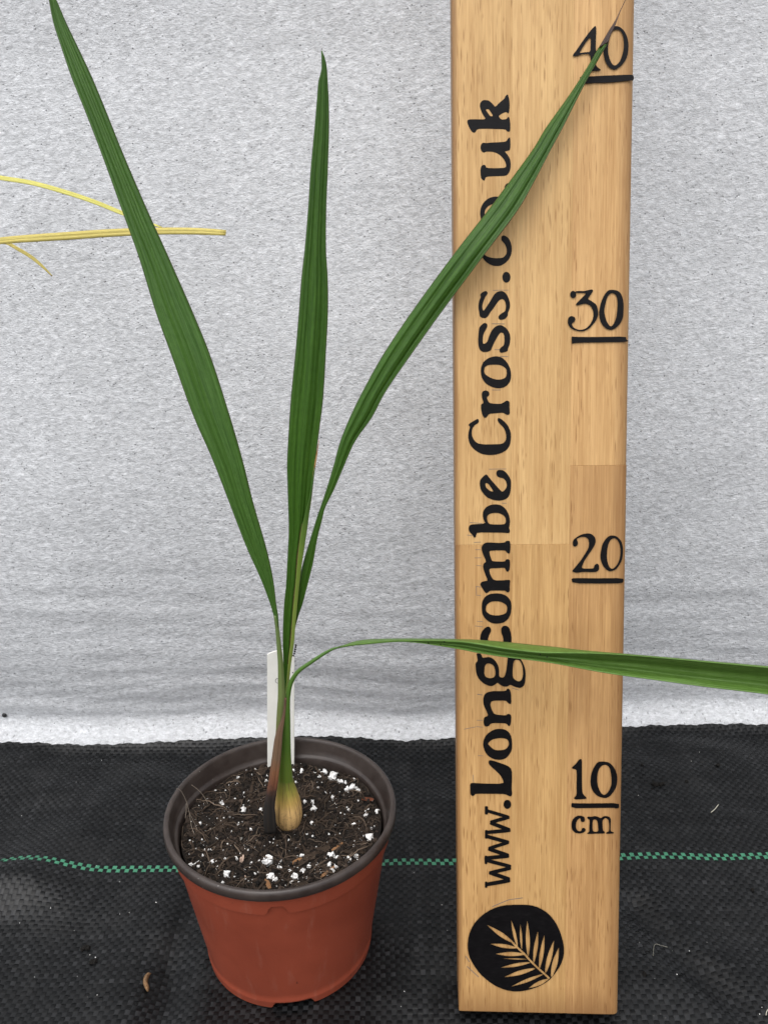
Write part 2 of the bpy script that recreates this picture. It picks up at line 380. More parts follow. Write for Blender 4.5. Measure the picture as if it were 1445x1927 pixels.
# nail head at the foot of the fleece
def dome(mb, c, r, nrm=(0, -1, 0), h=.5, tone=0.):
    nrm = Vector(nrm).normalized(); a = nrm.orthogonal().normalized(); b2 = nrm.cross(a); rws = []
    for i in range(5):
        t = i / 4 * 1.5
        rws.append([Vector(c) + (a * math.cos(q) + b2 * math.sin(q)) * (r * math.cos(t)) + nrm * (r * h * math.sin(t)) for q in np.linspace(0, 6.2832, 14)[:-1]])
    mb.grid(rws, tone, None, True); n = len(mb.v); mb.f.append(tuple(n - 13 + k for k in range(13)))
nz = .0175
pn = atY(10, 1345, float(yedge(-.281)) + .0165)
nail = empty('nail', pn)
mb = MB(); dome(mb, (0, -.0008, 0), .0018)
mb.build('head', plain('black_iron', (.012, .012, .013), .4, .5), nail)
mb = MB(); tube(mb, [(0, -.001, 0), (0, .012, 0)], .0007, 8); mb.build('shank', bpy.data.materials['black_iron'], nail)
tag(nail, 'small black nail head in the fleece near its foot', 'nail')

# ================================================================== MEASURING BOARD
d1c = np.array([(948 - CX) / FPX, (14298 - CY) / FPX, 1.]); slp = 7 / 300.
xv = -(1 + d1c[1] / FPX * (1906 - 863 * slp - CY) - d1c[0] / FPX * CX) / (d1c[0] / FPX + d1c[1] / FPX * slp)
d2c = np.array([(xv - CX) / FPX, (1906 + (xv - 863) * slp - CY) / FPX, 1.])
toW = lambda v: v[0] * rt - v[1] * up + v[2] * fw
BV = toW(d1c); BV = BV / np.linalg.norm(BV); BV = BV if BV[2] > 0 else -BV       # up the board
BU = toW(d2c); BU = BU / np.linalg.norm(BU); BU = BU if BU[0] > 0 else -BU       # across it
BN = np.cross(BU, BV)                                                              # out of its face
BO = atZ(863, 1906, .0050)
board = empty('measuring_board'); board.matrix_world = Matrix([[BU[i], BV[i], BN[i], BO[i]] for i in range(3)] + [[0, 0, 0, 1]])
tag(board, 'tall jointed oak measuring board with black hand painted lettering, standing on the mat', 'measuring board')
def ob(x, y):
    r = ray(x, y); q = r * (((BO - EYE) @ BN) / (r @ BN)) + EYE - BO
    return float(q @ BU), float(q @ BV)
def board_Y(x, y):
    r = ray(x, y); return float((r * (((BO - EYE) @ BN) / (r @ BN)))[1])
BW = ob(1163, 1913)[0]; BT = .024; BL = 1.24
uA = ob(962, 1300)[0]; uB = ob(1066.5, 1500)[0]; vA = ob(960, 1025)[1]; vB = ob(1120, 876)[1]; G = .000006
light = {'ll': ((.60, .362, .148), (.44, .250, .096)), 'lu': ((.665, .428, .188), (.49, .293, .117)), 'cl': ((.62, .380, .157), (.45, .263, .102)),  # upper staves paler: stronger light towards the top put into the colour
         'cu': ((.69, .450, .200), (.52, .316, .130)), 'rl': ((.55, .322, .133), (.39, .215, .085)), 'ru': ((.68, .425, .187), (.50, .290, .117))}  # the lower right block is darker wood as well
def stave(x0, x1, y0, y1, mat, rl=.00006, rr=.00006, e0=.00012, e1=.00012):
    def prof(k):
        a, b = x0 + k, x1 - k; zf, zb = -k, -BT + k; P = []
        for (cx_, cz, r, a0) in ((a, zf, rl, 180), (b, zf, rr, 90), (b, zb, rr, 0), (a, zb, rl, -90)):
            sx_ = 1 if cx_ == a else -1; sz_ = -1 if cz == zf else 1
            for q in range(5):
                an = R(a0 - q * 22.5); P.append((cx_ + sx_ * r + r * math.cos(an), cz + sz_ * r + r * math.sin(an)))
        return P
    rws = []
    n = max(2, int((y1 - y0) / .05))
    for y, k in [(y0, e0), (y0 + e0, 0)] + [(y0 + e0 + (y1 - e1 - y0 - e0) * i / n, 0) for i in range(1, n)] + [(y1 - e1, 0), (y1, e1)]:
        rws.append([(x, y, z) for x, z in prof(k)])
    mb = MB(); mb.grid(rws, 0., None, True); n = len(mb.v); m = len(rws[0])
    mb.f.append(tuple(range(m))[::-1]); mb.f.append(tuple(range(n - m, n)))
    o = mb.build('stave', mat, board, True); o.data.shade_smooth()
    md = o.modifiers.new('arris', 'EDGE_SPLIT'); md.split_angle = R(35)
    return o
WM = {k: wood('oak_light_graded_' + n, a, b, i + 1, BW) for i, (k, n, (a, b)) in enumerate((k, n, light[k]) for k, n in
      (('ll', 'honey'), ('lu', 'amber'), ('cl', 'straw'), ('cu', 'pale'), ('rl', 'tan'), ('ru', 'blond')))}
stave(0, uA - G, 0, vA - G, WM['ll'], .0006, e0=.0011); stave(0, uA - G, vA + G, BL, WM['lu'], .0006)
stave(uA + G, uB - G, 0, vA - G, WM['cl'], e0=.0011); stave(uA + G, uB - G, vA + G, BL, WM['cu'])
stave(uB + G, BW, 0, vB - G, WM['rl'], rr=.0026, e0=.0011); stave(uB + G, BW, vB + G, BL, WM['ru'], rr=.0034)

# --- lettering: outlines painted on the face
m_ink, t_, b_ = new_mat('black_paint'); N = NT(t_)
st = N.noise(N.coord((.25, 1, 1)), 1400, 3, .6); bl = N.noise(N.coord(), 260, 3)
N.l(N.mix(N.math('MULTIPLY', N.ramp(st, [(.5, 0.), (.8, 1.)]), .6), (.004, .0035, .004), (.012, .010, .011)), b_.inputs['Base Color'])
N.l(N.ramp(bl, [(.35, .34), (.65, .5)]), b_.inputs['Roughness']); b_.inputs['Specular IOR Level'].default_value = .13
m_pencil = plain('pencil', (.16, .14, .13), .7, .2)
def smooth_poly(P, it=1):
    for _ in range(it):
        Q = []
        for i in range(len(P)):
            a = np.array(P[i]); b = np.array(P[(i + 1) % len(P)]); Q += [tuple(a * .78 + b * .22), tuple(a * .22 + b * .78)]
        P = Q
    return P
def inside(p, P):
    c = False; x, y = p; j = len(P) - 1
    for i in range(len(P)):
        if (P[i][1] > y) != (P[j][1] > y) and x < (P[j][0] - P[i][0]) * (y - P[i][1]) / (P[j][1] - P[i][1]) + P[i][0]: c = not c
        j = i
    return c
ink_k = [0]
def paint(name, solids, holes=(), mat=None, sm=1, parent=None, lift=.00008):
    """union of solid outlines minus holes, given in board coordinates (metres), as one flat film of paint"""
    S = [smooth_poly(p, sm) for p in solids]; Hs = [smooth_poly(p, sm) for p in holes]
    vs, ed = [], []
    for P in S + Hs:
        b = len(vs); vs += [Vector((x * 1000, y * 1000)) for x, y in P]; ed += [(b + i, b + (i + 1) % len(P)) for i in range(len(P))]
    ov, oe, of, *_ = delaunay_2d_cdt(vs, ed, [], 0, 1e-5)
    S = [[(x * 1000, y * 1000) for x, y in P] for P in S]; Hs = [[(x * 1000, y * 1000) for x, y in P] for P in Hs]
    z = lift + ink_k[0] * .000012; ink_k[0] += 1
    fs = []
    for f in of:
        c = sum((ov[i] for i in f), Vector((0, 0))) / len(f)
        if any(inside(c, P) for P in S) and not any(inside(c, P) for P in Hs):
            fs.append(tuple(f) if (ov[f[1]] - ov[f[0]]).cross(ov[f[2]] - ov[f[0]]) > 0 else tuple(reversed(f)))
    me = bpy.data.meshes.new(name); me.from_pydata([(p.x / 1000, p.y / 1000, z) for p in ov], [], fs)
    return link(name, me, board, mat or m_ink)
def px(region, pts):
    ox, oy, s = region; return [ob(ox + x / s, oy + y / s) for x, y in pts]
def P_(s): q = [float(v) for v in s.split()]; return list(zip(q[::2], q[1::2]))
def ell(cx_, cy_, rx, ry, n=22): return [(cx_ + rx * math.cos(6.2832 * i / n), cy_ + ry * math.sin(6.2832 * i / n)) for i in range(n)]
def bar(x0, y0, x1, y1, w):
    d = np.array([x1 - x0, y1 - y0], float); L = np.linalg.norm(d); d /= L; nn = np.array([-d[1], d[0]]) * w / 2; a = np.array([x0, y0]); b = np.array([x1, y1]); e = d * w * .28
    return [tuple(q) for q in (a + nn, a + nn * .6 - e, a - nn * .6 - e, a - nn, b - nn, b - nn * .6 + e, b + nn * .6 + e, b + nn)]
R1 = (860, 160, 8.029); R2 = (860, 380, 8.029); R3 = (860, 600, 7.414); R4 = (860, 860, 8.029); R5 = (860, 1080, 8.029)
R6 = (860, 1280, 8.029); R7 = (860, 1490, 9.636); D1 = (1050, 1420, 10.32); D2 = (1050, 990, 10.32); D3 = (1050, 530, 9.633); D4 = (1050, 30, 9.031); RF = (0, 0, 1.)
def glyph(reg, solids, holes=(), name='letter', sm=1):
    return paint(name, [px(reg, P_(s) if isinstance(s, str) else s) for s in solids], [px(reg, P_(h) if isinstance(h, str) else h) for h in holes], sm=sm)
glyph(R1, ["765 135 728 165 710 210 640 265 572 335 550 300 480 235 445 230 385 228 345 275 340 320 350 360 380 440 440 520 290 518 165 520 150 550 155 580 185 650 215 700 245 722 275 715 300 665 420 660 590 665 725 668 755 705 795 705 803 650 800 560 785 485 770 480 750 510 725 520 660 522 625 470 660 440 730 408 750 415 775 432 785 400 793 310 788 230"],
      ["428 368 470 362 490 385 545 468 500 475 460 420"])
glyph(R1, ["790 790 765 810 740 855 640 865 500 870 440 878 385 870 360 900 350 950 365 1000 400 1025 440 1005 540 1010 600 1030 660 1070 715 1135 738 1200 735 1250 600 1258 440 1255 425 1210 390 1205 365 1225 350 1270 352 1350 360 1410 390 1440 415 1445 430 1385 560 1378 700 1375 750 1365 785 1320 805 1260 808 1180 795 1110 750 1040 715 1005 760 995 795 985 805 930 800 800"])
glyph(RF, [ell(957, 354, 8.2, 9.5)], name='full_stop')
glyph(RF, [ell(932.5, 401.5, 29.8, 31.8)], [ell(932, 401, 20.5, 17.5)])
glyph(R2, ["665 550 672 515 700 505 720 510 770 540 800 590 820 650 825 720 815 800 780 870 720 930 650 968 560 968 500 950 430 905 375 835 355 790 355 700 370 640 410 590 450 560 490 545 520 570 518 605 500 635 470 650 440 670 410 710 400 770 430 815 500 840 580 852 690 845 720 815 750 770 745 700 720 640 690 605 668 585"])
glyph(R2, [ell(742, 1138, 62, 82)], name='full_stop')
glyph(R2, ["430 1340 462 1370 450 1405 425 1430 400 1490 378 1560 380 1610 395 1650 440 1590 510 1480 560 1395 600 1360 650 1345 690 1348 740 1385 775 1450 795 1520 798 1580 780 1640 762 1680 765 1710 740 1755 690 1780 650 1782 620 1760 625 1720 660 1690 700 1665 722 1650 735 1600 733 1540 715 1490 680 1465 640 1480 600 1525 560 1590 500 1665 470 1720 430 1758 370 1750 338 1725 335 1680 320 1610 320 1550 335 1480 358 1440 345 1405 370 1370"])
glyph(R3, ["380 52 418 70 422 105 405 140 375 190 358 250 355 345 390 348 425 310 445 240 470 180 520 115 580 85 630 92 690 135 730 200 742 270 730 360 705 420 705 450 650 468 600 475 585 440 600 405 650 372 660 300 655 235 640 195 600 190 560 250 515 330 485 400 465 445 420 460 365 465 320 440 298 390 290 300 298 200 305 130 325 95"])
glyph(R3, ["545 520 620 535 690 600 735 680 752 770 745 860 700 925 640 962 560 970 480 950 400 905 350 840 328 760 330 680 360 605 420 555 480 530"],
      ["430 645 500 638 580 640 640 660 685 700 692 770 670 825 600 850 520 843 440 810 385 770 372 725 385 670"])
glyph(R3, ["400 995 445 1020 448 1065 410 1095 435 1160 470 1180 600 1188 650 1165 690 1135 730 1155 728 1220 735 1330 700 1342 665 1325 640 1308 520 1318 440 1325 410 1375 375 1382 350 1340 330 1260 332 1190 370 1175 345 1100 340 1050 355 1010"])
glyph(R3, ["290 1390 305 1425 290 1455 245 1480 215 1520 203 1570 205 1630 235 1695 290 1740 380 1752 500 1750 630 1745 675 1700 685 1640 670 1560 640 1510 590 1460 562 1420 565 1385 595 1385 650 1425 710 1490 745 1580 750 1660 735 1760 690 1830 610 1875 520 1897 430 1900 340 1885 260 1840 195 1780 165 1720 152 1640 160 1570 180 1500 155 1485 170 1460 235 1420"])
glyph(R4, ["640 195 690 197 740 235 785 295 810 350 812 450 800 540 770 610 710 645 630 660 550 650 460 615 400 560 355 495 340 420 342 350 380 305 430 260 455 270 480 310 560 400 640 490 670 522 700 515 740 470 752 420 735 365 700 320 640 310 600 290 588 240 605 200"],
      ["430 390 470 400 510 460 550 525 490 510 440 465 424 425"])
glyph(R4, ["580 712 660 725 730 780 775 860 798 950 790 1040 780 1070 797 1115 785 1150 700 1142 560 1140 300 1138 290 1170 275 1215 250 1215 235 1180 180 1125 170 1080 185 1030 230 1015 430 1005 400 950 385 890 390 820 430 760 500 722"],
      ["490 855 560 842 640 848 710 885 735 940 730 1000 700 1018 500 1018 465 990 448 940 450 890"])
glyph(R4, ["780 1262 800 1280 803 1380 795 1450 770 1460 740 1430 722 1408 560 1410 485 1415 490 1470 520 1560 540 1575 720 1580 735 1545 770 1540 795 1560 798 1640 785 1715 750 1738 725 1690 715 1670 600 1678 490 1680 485 1720 500 1780 550 1862 700 1862 730 1855 798 1855 798 1890 790 1960 795 2010 780 2040 750 2045 730 2018 610 2015 490 2018 470 2045 430 2055 410 2030 370 1970 345 1925 360 1890 410 1872 465 1868 410 1740 388 1660 395 1610 440 1580 390 1470 365 1390 370 1345 420 1290 540 1290 620 1298 720 1290 735 1268"])
glyph(R5, ["590 290 680 298 760 340 810 410 820 490 808 600 770 680 700 735 600 752 510 738 430 685 380 610 368 520 375 420 415 345 490 300"],
      ["500 420 590 408 680 425 745 470 755 520 745 580 700 610 600 628 500 615 440 570 428 530 440 470"])
glyph(R5, ["470 790 505 815 512 860 480 920 460 990 470 1060 520 1110 600 1120 670 1100 695 1040 695 960 665 890 662 820 690 785 740 778 785 810 810 890 820 970 815 1050 780 1140 700 1190 590 1200 470 1185 390 1120 350 1040 345 940 370 870 420 810"])
glyph(R5, ["290 1195 360 1200 380 1268 430 1258 480 1252 540 1275 590 1330 620 1390 632 1460 630 1535 650 1560 690 1565 720 1540 740 1460 750 1370 760 1280 765 1235 850 1225 900 1235 960 1285 1000 1360 1025 1440 1033 1520 1025 1630 1000 1695 950 1722 890 1710 840 1690 800 1670 760 1700 700 1700 650 1675 605 1638 570 1670 520 1695 470 1685 400 1655 330 1590 290 1510 278 1430 275 1345 310 1310 300 1250"],
      ["410 1440 415 1390 440 1355 480 1348 530 1365 560 1400 575 1460 575 1530 545 1565 490 1575 430 1555 408 1510", "850 1320 880 1290 940 1300 975 1360 990 1440 992 1540 970 1600 935 1622 890 1610 835 1560 835 1450"])
glyph(R6, ["770 120 800 150 812 210 815 350 790 358 755 330 735 305 560 305 510 320 498 370 520 440 560 515 740 530 755 505 800 510 815 545 812 620 800 685 770 690 745 650 640 645 540 645 500 655 480 690 430 698 405 680 395 620 405 555 470 535 440 460 400 380 390 290 405 220 450 180 540 160 640 162 735 158 750 128"])
glyph(R6, ["640 730 720 740 785 785 820 860 828 990 820 1060 780 1130 720 1185 640 1202 550 1190 470 1145 420 1080 390 990 395 900 440 820 510 765 570 738"],
      ["550 885 650 868 740 880 778 920 778 980 740 1035 680 1052 590 1055 540 1035 490 990 460 955 500 910"])
glyph(R6, ["480 1206 520 1206 600 1230 760 1285 825 1345 825 1500 820 1650 830 1710 815 1750 790 1750 720 1715 560 1712 270 1710 262 1735 225 1748 200 1720 195 1640 193 1560 230 1545 400 1558 700 1560 690 1500 650 1430 580 1360 500 1290 470 1245"])
glyph(R7, [ell(907, 222, 68, 82)], name='full_stop')
glyph(R7, [bar(528, 270, 528, 390, 58), bar(545, 340, 925, 452, 60), bar(925, 458, 615, 542, 66), bar(612, 560, 940, 682, 68), bar(945, 692, 535, 730, 68), bar(527, 700, 527, 830, 52)], sm=1)
glyph(R7, [bar(530, 800, 920, 908, 68), bar(920, 912, 580, 1018, 62), bar(580, 1032, 915, 1145, 70), bar(920, 1158, 530, 1195, 70), bar(520, 1165, 520, 1290, 50)])
glyph(R7, [bar(545, 1240, 955, 1345, 66), bar(955, 1378, 595, 1462, 66), bar(595, 1462, 935, 1575, 70), bar(940, 1602, 535, 1672, 72), bar(523, 1632, 523, 1722, 44)])
glyph(D1, ["430 75 455 90 455 300 455 560 465 740 490 775 545 825 540 855 400 862 320 865 300 835 355 775 350 600 355 400 350 300 335 280 270 265 258 245 330 180 400 90"], name='digit')
glyph(D1, ["760 135 870 125 980 145 1050 205 1110 300 1140 400 1140 530 1115 640 1050 740 990 810 910 840 820 825 740 785 670 710 630 620 620 500 635 370 680 250"],
      ["850 205 905 188 960 210 1000 270 1020 360 1030 470 1025 590 985 690 930 755 880 780 825 740 780 650 755 560 750 450 765 330 800 250"], 'digit')
glyph(D1, ["250 930 300 938 700 940 1170 932 1178 1030 1110 1040 1080 1025 700 1030 250 1035"], name='underline')
glyph(D1, ["430 1175 500 1200 515 1250 505 1290 470 1305 430 1285 430 1240 410 1225 360 1270 335 1350 340 1420 370 1470 420 1480 450 1460 450 1430 490 1410 530 1440 520 1480 470 1515 400 1525 320 1510 265 1450 250 1370 265 1270 310 1210 370 1180"])
glyph(D1, ["555 1220 565 1195 640 1200 700 1185 760 1195 820 1230 880 1185 940 1185 1000 1210 1020 1260 1010 1360 1010 1470 1030 1490 1075 1500 1070 1525 920 1530 925 1505 985 1480 985 1350 970 1260 920 1220 880 1240 850 1280 858 1460 905 1500 890 1525 760 1525 560 1535 555 1515 600 1490 600 1380 610 1260 570 1240"],
      ["660 1275 700 1245 750 1270 765 1340 775 1470 750 1490 690 1490 660 1460"])
glyph(D2, ["330 230 400 180 480 150 580 135 650 155 710 215 725 290 700 370 640 470 560 580 490 690 450 800 480 822 620 822 685 815 695 760 740 720 785 745 790 830 760 875 700 892 480 885 350 905 280 885 265 865 330 790 420 680 500 560 580 430 595 330 580 250 530 210 450 205 370 235 355 260 380 310 370 370 320 400 285 380 272 320 290 265"], name='digit')
glyph(D2, ["990 180 1080 178 1150 210 1220 290 1250 400 1250 540 1230 660 1170 770 1110 845 1000 880 940 850 870 780 825 680 808 580 825 470 850 350 910 250"],
      ["1020 250 1090 228 1150 270 1190 360 1205 470 1195 600 1150 730 1090 800 1040 832 990 800 950 700 938 580 945 450 970 330"], 'digit')
glyph(D2, ["245 1010 380 1005 700 1010 1255 1005 1265 1060 1240 1105 900 1112 275 1108"], name='underline')
glyph(D3, [ell(265, 235, 55, 66), "310 178 370 170 460 175 560 150 610 142 630 165 600 215 525 315 600 355 690 420 715 520 720 600 690 690 640 760 560 850 480 895 400 908 300 885 220 845 170 770 168 690 190 640 240 622 295 645 310 690 280 740 245 755 245 790 280 840 350 872 420 875 500 850 570 780 620 690 635 600 620 510 580 440 520 405 470 400 320 440 312 410 400 320 510 210 400 208 300 208"], name='digit')
glyph(D3, ["900 155 980 148 1070 165 1130 215 1165 310 1180 420 1175 560 1170 650 1120 760 1040 840 965 880 880 865 800 800 750 700 730 580 750 450 780 350 830 240"],
      ["930 220 985 208 1040 245 1065 320 1070 420 1060 540 1050 640 1010 750 960 815 920 800 870 720 840 620 825 520 850 400 880 290"], 'digit')
glyph(D3, ["235 990 280 1003 700 1005 1225 995 1225 1055 1275 1075 1225 1095 700 1103 290 1112 240 1135"], name='underline')
glyph(D4, ["625 170 642 210 635 400 630 600 660 600 660 640 620 680 620 820 660 880 720 920 710 940 600 942 480 955 470 940 530 900 550 820 540 655 400 662 300 690 250 702 242 670 300 600 420 420 540 260"],
      ["545 355 548 480 540 620 450 625 350 640 380 590 470 450"], 'digit')
glyph(D4, ["900 200 980 178 1040 195 1110 255 1165 360 1188 480 1180 640 1140 760 1060 860 960 930 860 890 800 800 765 680 755 560 775 440 830 290"],
      ["930 255 1000 238 1050 260 1090 330 1110 440 1105 580 1075 700 1030 800 960 858 910 830 870 750 840 640 840 520 860 400 890 310"], 'digit')
glyph(D4, ["360 1035 500 1038 800 1022 1220 1005 1270 1015 1280 1070 1265 1112 1220 1105 1000 1130 800 1145 600 1145 440 1165 365 1130"], name='underline')
# round palm-frond emblem: black disc, the frond left bare
LG = (850, 1680, 5.78)
def lens(tx, ty, bx, by, w):
    a = np.array([tx, ty], float); b = np.array([bx, by], float); d = b - a; nn = np.array([-d[1], d[0]]) / np.linalg.norm(d) * w / 2
    return [tuple(a + d * t + nn * k) for t, k in ((0, 0), (.18, .42), (.4, .9), (.6, 1.), (.8, .75), (1, .28), (1, -.28), (.8, -.75), (.6, -1), (.4, -.9), (.18, -.42))]
holes = [lens(*a) for a in ((375, 338, 665, 535, 50), (640, 280, 712, 580, 36), (742, 325, 757, 605, 27), (818, 285, 828, 680, 46), (935, 400, 888, 750, 45), (1005, 440, 950, 810, 46),
         (1110, 500, 1015, 860, 54), (1162, 580, 1080, 905, 60), (410, 547, 700, 592, 44), (465, 657, 790, 660, 48), (535, 707, 820, 715, 15), (520, 808, 850, 750, 38), (560, 912, 900, 815, 50),
         (635, 1015, 985, 880, 38), (825, 1033, 1045, 930, 46))]
rach = [(660, 535), (700, 580), (780, 650), (850, 730), (920, 800), (1000, 870), (1055, 922)]
holes += [bar(*rach[i], *rach[i + 1], 22) for i in range(len(rach) - 1)]
paint('emblem', [px(LG, P_("700 122 850 125 950 155 1050 220 1130 320 1180 430 1215 560 1215 680 1180 780 1120 870 1050 950 950 1010 830 1050 700 1070 580 1050 480 1010 390 950 300 870 230 770 185 680 168 580 180 460 230 340 320 240 430 170 550 130"))], [px(LG, h) for h in holes])
# pencil setting-out marks
pm = [(R4, a) for a in ((480, 183, 740, 180), (675, 697, 745, 699), (190, 990, 380, 1003), (145, 1178, 235, 1190), (255, 1290, 355, 1285), (275, 1400, 350, 1400), (265, 1523, 360, 1523), (290, 1638, 370, 1645))]
pm += [(R5, a) for a in ((285, 187, 355, 200), (288, 190, 290, 310), (285, 320, 355, 325), (300, 715, 385, 720), (270, 785, 385, 800), (305, 1815, 375, 1830), (830, 1725, 930, 1755))]
pm += [(R6, a) for a in ((305, 215, 375, 220), (295, 605, 385, 605), (290, 700, 385, 710), (315, 1140, 390, 1142), (240, 1430, 246, 1550), (105, 740, 280, 705))]
pm += [(R3, a) for a in ((520, 430, 600, 430), (600, 522, 710, 528), (490, 992, 600, 992), (490, 70, 650, 72))] + [(R2, a) for a in ((540, 1335, 770, 1332), (520, 1840, 715, 1842))]
pm += [(LG, a) for a in ((440, 150, 620, 75), (620, 75, 770, 55), (150, 690, 190, 750), (165, 800, 290, 915))]
for reg, (a, b_2, c, d) in pm:
    q = px(reg, bar(a, b_2, c, d, 7)); mb = MB(); mb.add([(x, y, .00005) for x, y in q], [tuple(range(len(q)))]); mb.build('pencil_mark', m_pencil, board, False)

# ================================================================== POT
PR, PH, PB, LIP = .0548, .0813, .0404, .0048
m_terra, t_, b_ = new_mat('terracotta_plastic'); N = NT(t_)
s1 = N.noise(N.coord(), 28, 5, .6); s2 = N.noise(N.coord((1, 1, .15)), 160, 4, .7); s3 = N.voro(N.coord((1, 1, .4)), 160); s4 = N.noise(N.coord(), 24, 2)
cc = N.mix(N.ramp(s1, [(.3, 0.), (.7, 1.)]), (.222, .045, .023), (.292, .060, .030))
cc = N.mix(N.math('MULTIPLY', N.ramp(s2, [(.58, 0.), (.78, 1.)]), .34), cc, (.36, .15, .105))
cc = N.mix(N.math('MULTIPLY', N.math('MULTIPLY', N.ramp(s3, [(.04, 1.), (.08, 0.)]), N.ramp(s4, [(.5, 0.), (.55, 1.)])), .7), cc, (.06, .02, .012))
N.l(cc, b_.inputs['Base Color']); N.l(N.ramp(s1, [(.3, .34), (.7, .50)]), b_.inputs['Roughness']); b_.inputs['Specular IOR Level'].default_value = .42
N.bump(N.noise(N.coord(), 900, 3), b_, .12, .0002)
m_brown, t_, b_ = new_mat('brown_plastic'); N = NT(t_)
s1 = N.noise(N.coord(), 90, 5, .65); s3 = N.voro(N.coord(), 330); s4 = N.noise(N.coord(), 45, 2)
cc = N.mix(N.ramp(s1, [(.35, 0.), (.7, 1.)]), (.030, .0215, .0185), (.056, .043, .037))
cc = N.mix(N.math('MULTIPLY', N.ramp(s3, [(.05, 1.), (.10, 0.)]), N.ramp(s4, [(.54, 0.), (.58, 1.)])), cc, (.26, .24, .22))
N.l(cc, b_.inputs['Base Color']); N.l(N.ramp(s1, [(.3, .30), (.7, .48)]), b_.inputs['Roughness']); b_.inputs['Specular IOR Level'].default_value = .45
pot = empty('plant_pot', tuple(POT))
tag(pot, 'round plastic plant pot, terracotta outside with dark brown rim and inside, holding the palm', 'plant pot')
SEG = 288
th = np.linspace(-math.pi, math.pi, SEG + 1)[:-1]                 # 0 = towards the camera side
ang = lambda t: (math.sin(t), -math.cos(t))
def lathe(prof, wob=.0):
    rws = []
    for r, z in prof:
        row = []
        for t in th:
            rr = r(t) if callable(r) else r; zz = z(t) if callable(z) else z
            rr = rr * (1 + wob * math.sin(2 * t + .7) + wob * .5 * math.sin(3 * t + 2))
            c, s_ = ang(t); row.append((rr * c, rr * s_, zz))
        rws.append(row)
    mb = MB(); mb.grid(rws, 0., None, True); return mb
def sst(a, b, x): x = min(1, max(0, (x - a) / (b - a))); return x * x * (3 - 2 * x)
def zband(t):                                                     # lower edge of the raised band, with its notches
    z = PH - .0146 + .0006 * (1 - math.cos(t))
    for c in (.065, .065 + 2.094, .065 - 2.094):
        d = abs((t - c + math.pi) % (2 * math.pi) - math.pi); z += .0050 * (1 - sst(.045, .105, d))
    return z
def zfoot(t):
    d = abs((t - .13 + math.pi / 3) % (2 * math.pi / 3) - math.pi / 3); return .0030 * (1 - sst(.20, .25, d))
rt_, rb_ = PR - .0027, PB
def rbody(z): return rb_ + (rt_ - rb_) * (z / (PH - .005)) ** .97
pr = [(PR - .0026, PH - LIP - .0001), (rt_ + .0001, PH - LIP - .0012), (lambda t: rbody(zband(t)) + .0010, lambda t: zband(t) + .0007), (lambda t: rbody(zband(t)) + .0009, zband),
      (lambda t: rbody(zband(t)) - .0006, lambda t: zband(t) - .00005)]
for k in np.linspace(.96, .12, 9): pr.append((lambda t, k=k: rbody((zband(t) - .0001) * k) - .0003, lambda t, k=k: (zband(t) - .0001) * k))
pr += [(lambda t: rbody(.0050) - .0002, .0050), (lambda t: rbody(.0042) + .0003, .0042), (lambda t: rbody(.003) + .0004, lambda t: max(.0034, zfoot(t) + .0008)), (lambda t: rbody(.001) + .0003, zfoot), (PB - .003, lambda t: zfoot(t) + .0002), (PB - .0045, .0045), (.001, .0045)]
o = lathe(pr, .0015).build('body', m_terra, pot); md = o.modifiers.new('crease', 'EDGE_SPLIT'); md.split_angle = R(50)
o = lathe([(PR - .0024, PH - LIP - .0002), (PR - .0006, PH - LIP), (PR - .0001, PH - LIP + .0006), (PR, PH - .0020), (PR - .0003, PH - .0007), (PR - .0010, PH), (PR - .0021, PH + .0001),
           (PR - .0027, PH - .0004), (PR - .0030, PH - .0014), (PR - .0038, PH - .0050)], .0015).build('rim', m_brown, pot)
zl = lambda t: PH - .0092 + .0010 * math.sin(3 * t)
o = lathe([(PR - .0038, PH - .0048), (PR - .0045, lambda t: PH - .0080), (PR - .0048, zl), (PR - .0056, lambda t: zl(t) - .0004), (PR - .0060, lambda t: zl(t) - .0012), (PR - .0062, lambda t: zl(t) - .0030),
           (PB + .0060, .045), (PB + .0040, .03), (.001, .006)], .0015).build('inner_wall', m_brown, pot)
md = o.modifiers.new('crease', 'EDGE_SPLIT'); md.split_angle = R(60)

# ================================================================== POTTING MIX
SZ, SR = .0672, .0475
soil = empty('potting_soil', (POT[0], POT[1], SZ))
tag(soil, 'dark fibrous potting soil flecked with white perlite inside the terracotta pot', 'soil')
def soil_h(x, y):
    r = math.hypot(x, y)
    z = noise.noise(Vector((x * 60, y * 60, 1))) * .0018 + noise.noise(Vector((x * 190, y * 190, 5))) * .0011 + noise.noise(Vector((x * 520, y * 520, 9))) * .0007
    return z + .0022 * sst(.02, .048, r) - .0022 * math.exp(-((x - .006) / .012) ** 2 - ((y + .012) / .012) ** 2)
mb = MB(); rws = []
for i in range(90):
    r = SR * i / 89; rws.append([(r * math.sin(t), -r * math.cos(t), soil_h(r * math.sin(t), -r * math.cos(t))) for t in np.linspace(0, 6.2832, 241)[:-1]])
mb.grid(rws, [min(1, max(0, .3 + .5 * noise.noise(Vector((p[0] * 90, p[1] * 90, 2))))) for r in rws for p in r], None, True)
m_soil = tone_mat('peat', [(.0, (.0065, .005, .004)), (.45, (.020, .0145, .0108)), (1., (.060, .042, .031))], .9, 900, .25, .0006)
mb.build('surface', m_soil, soil)
SHX, SHY = atZ(508, 1556, SZ)[:2] - POT[:2]
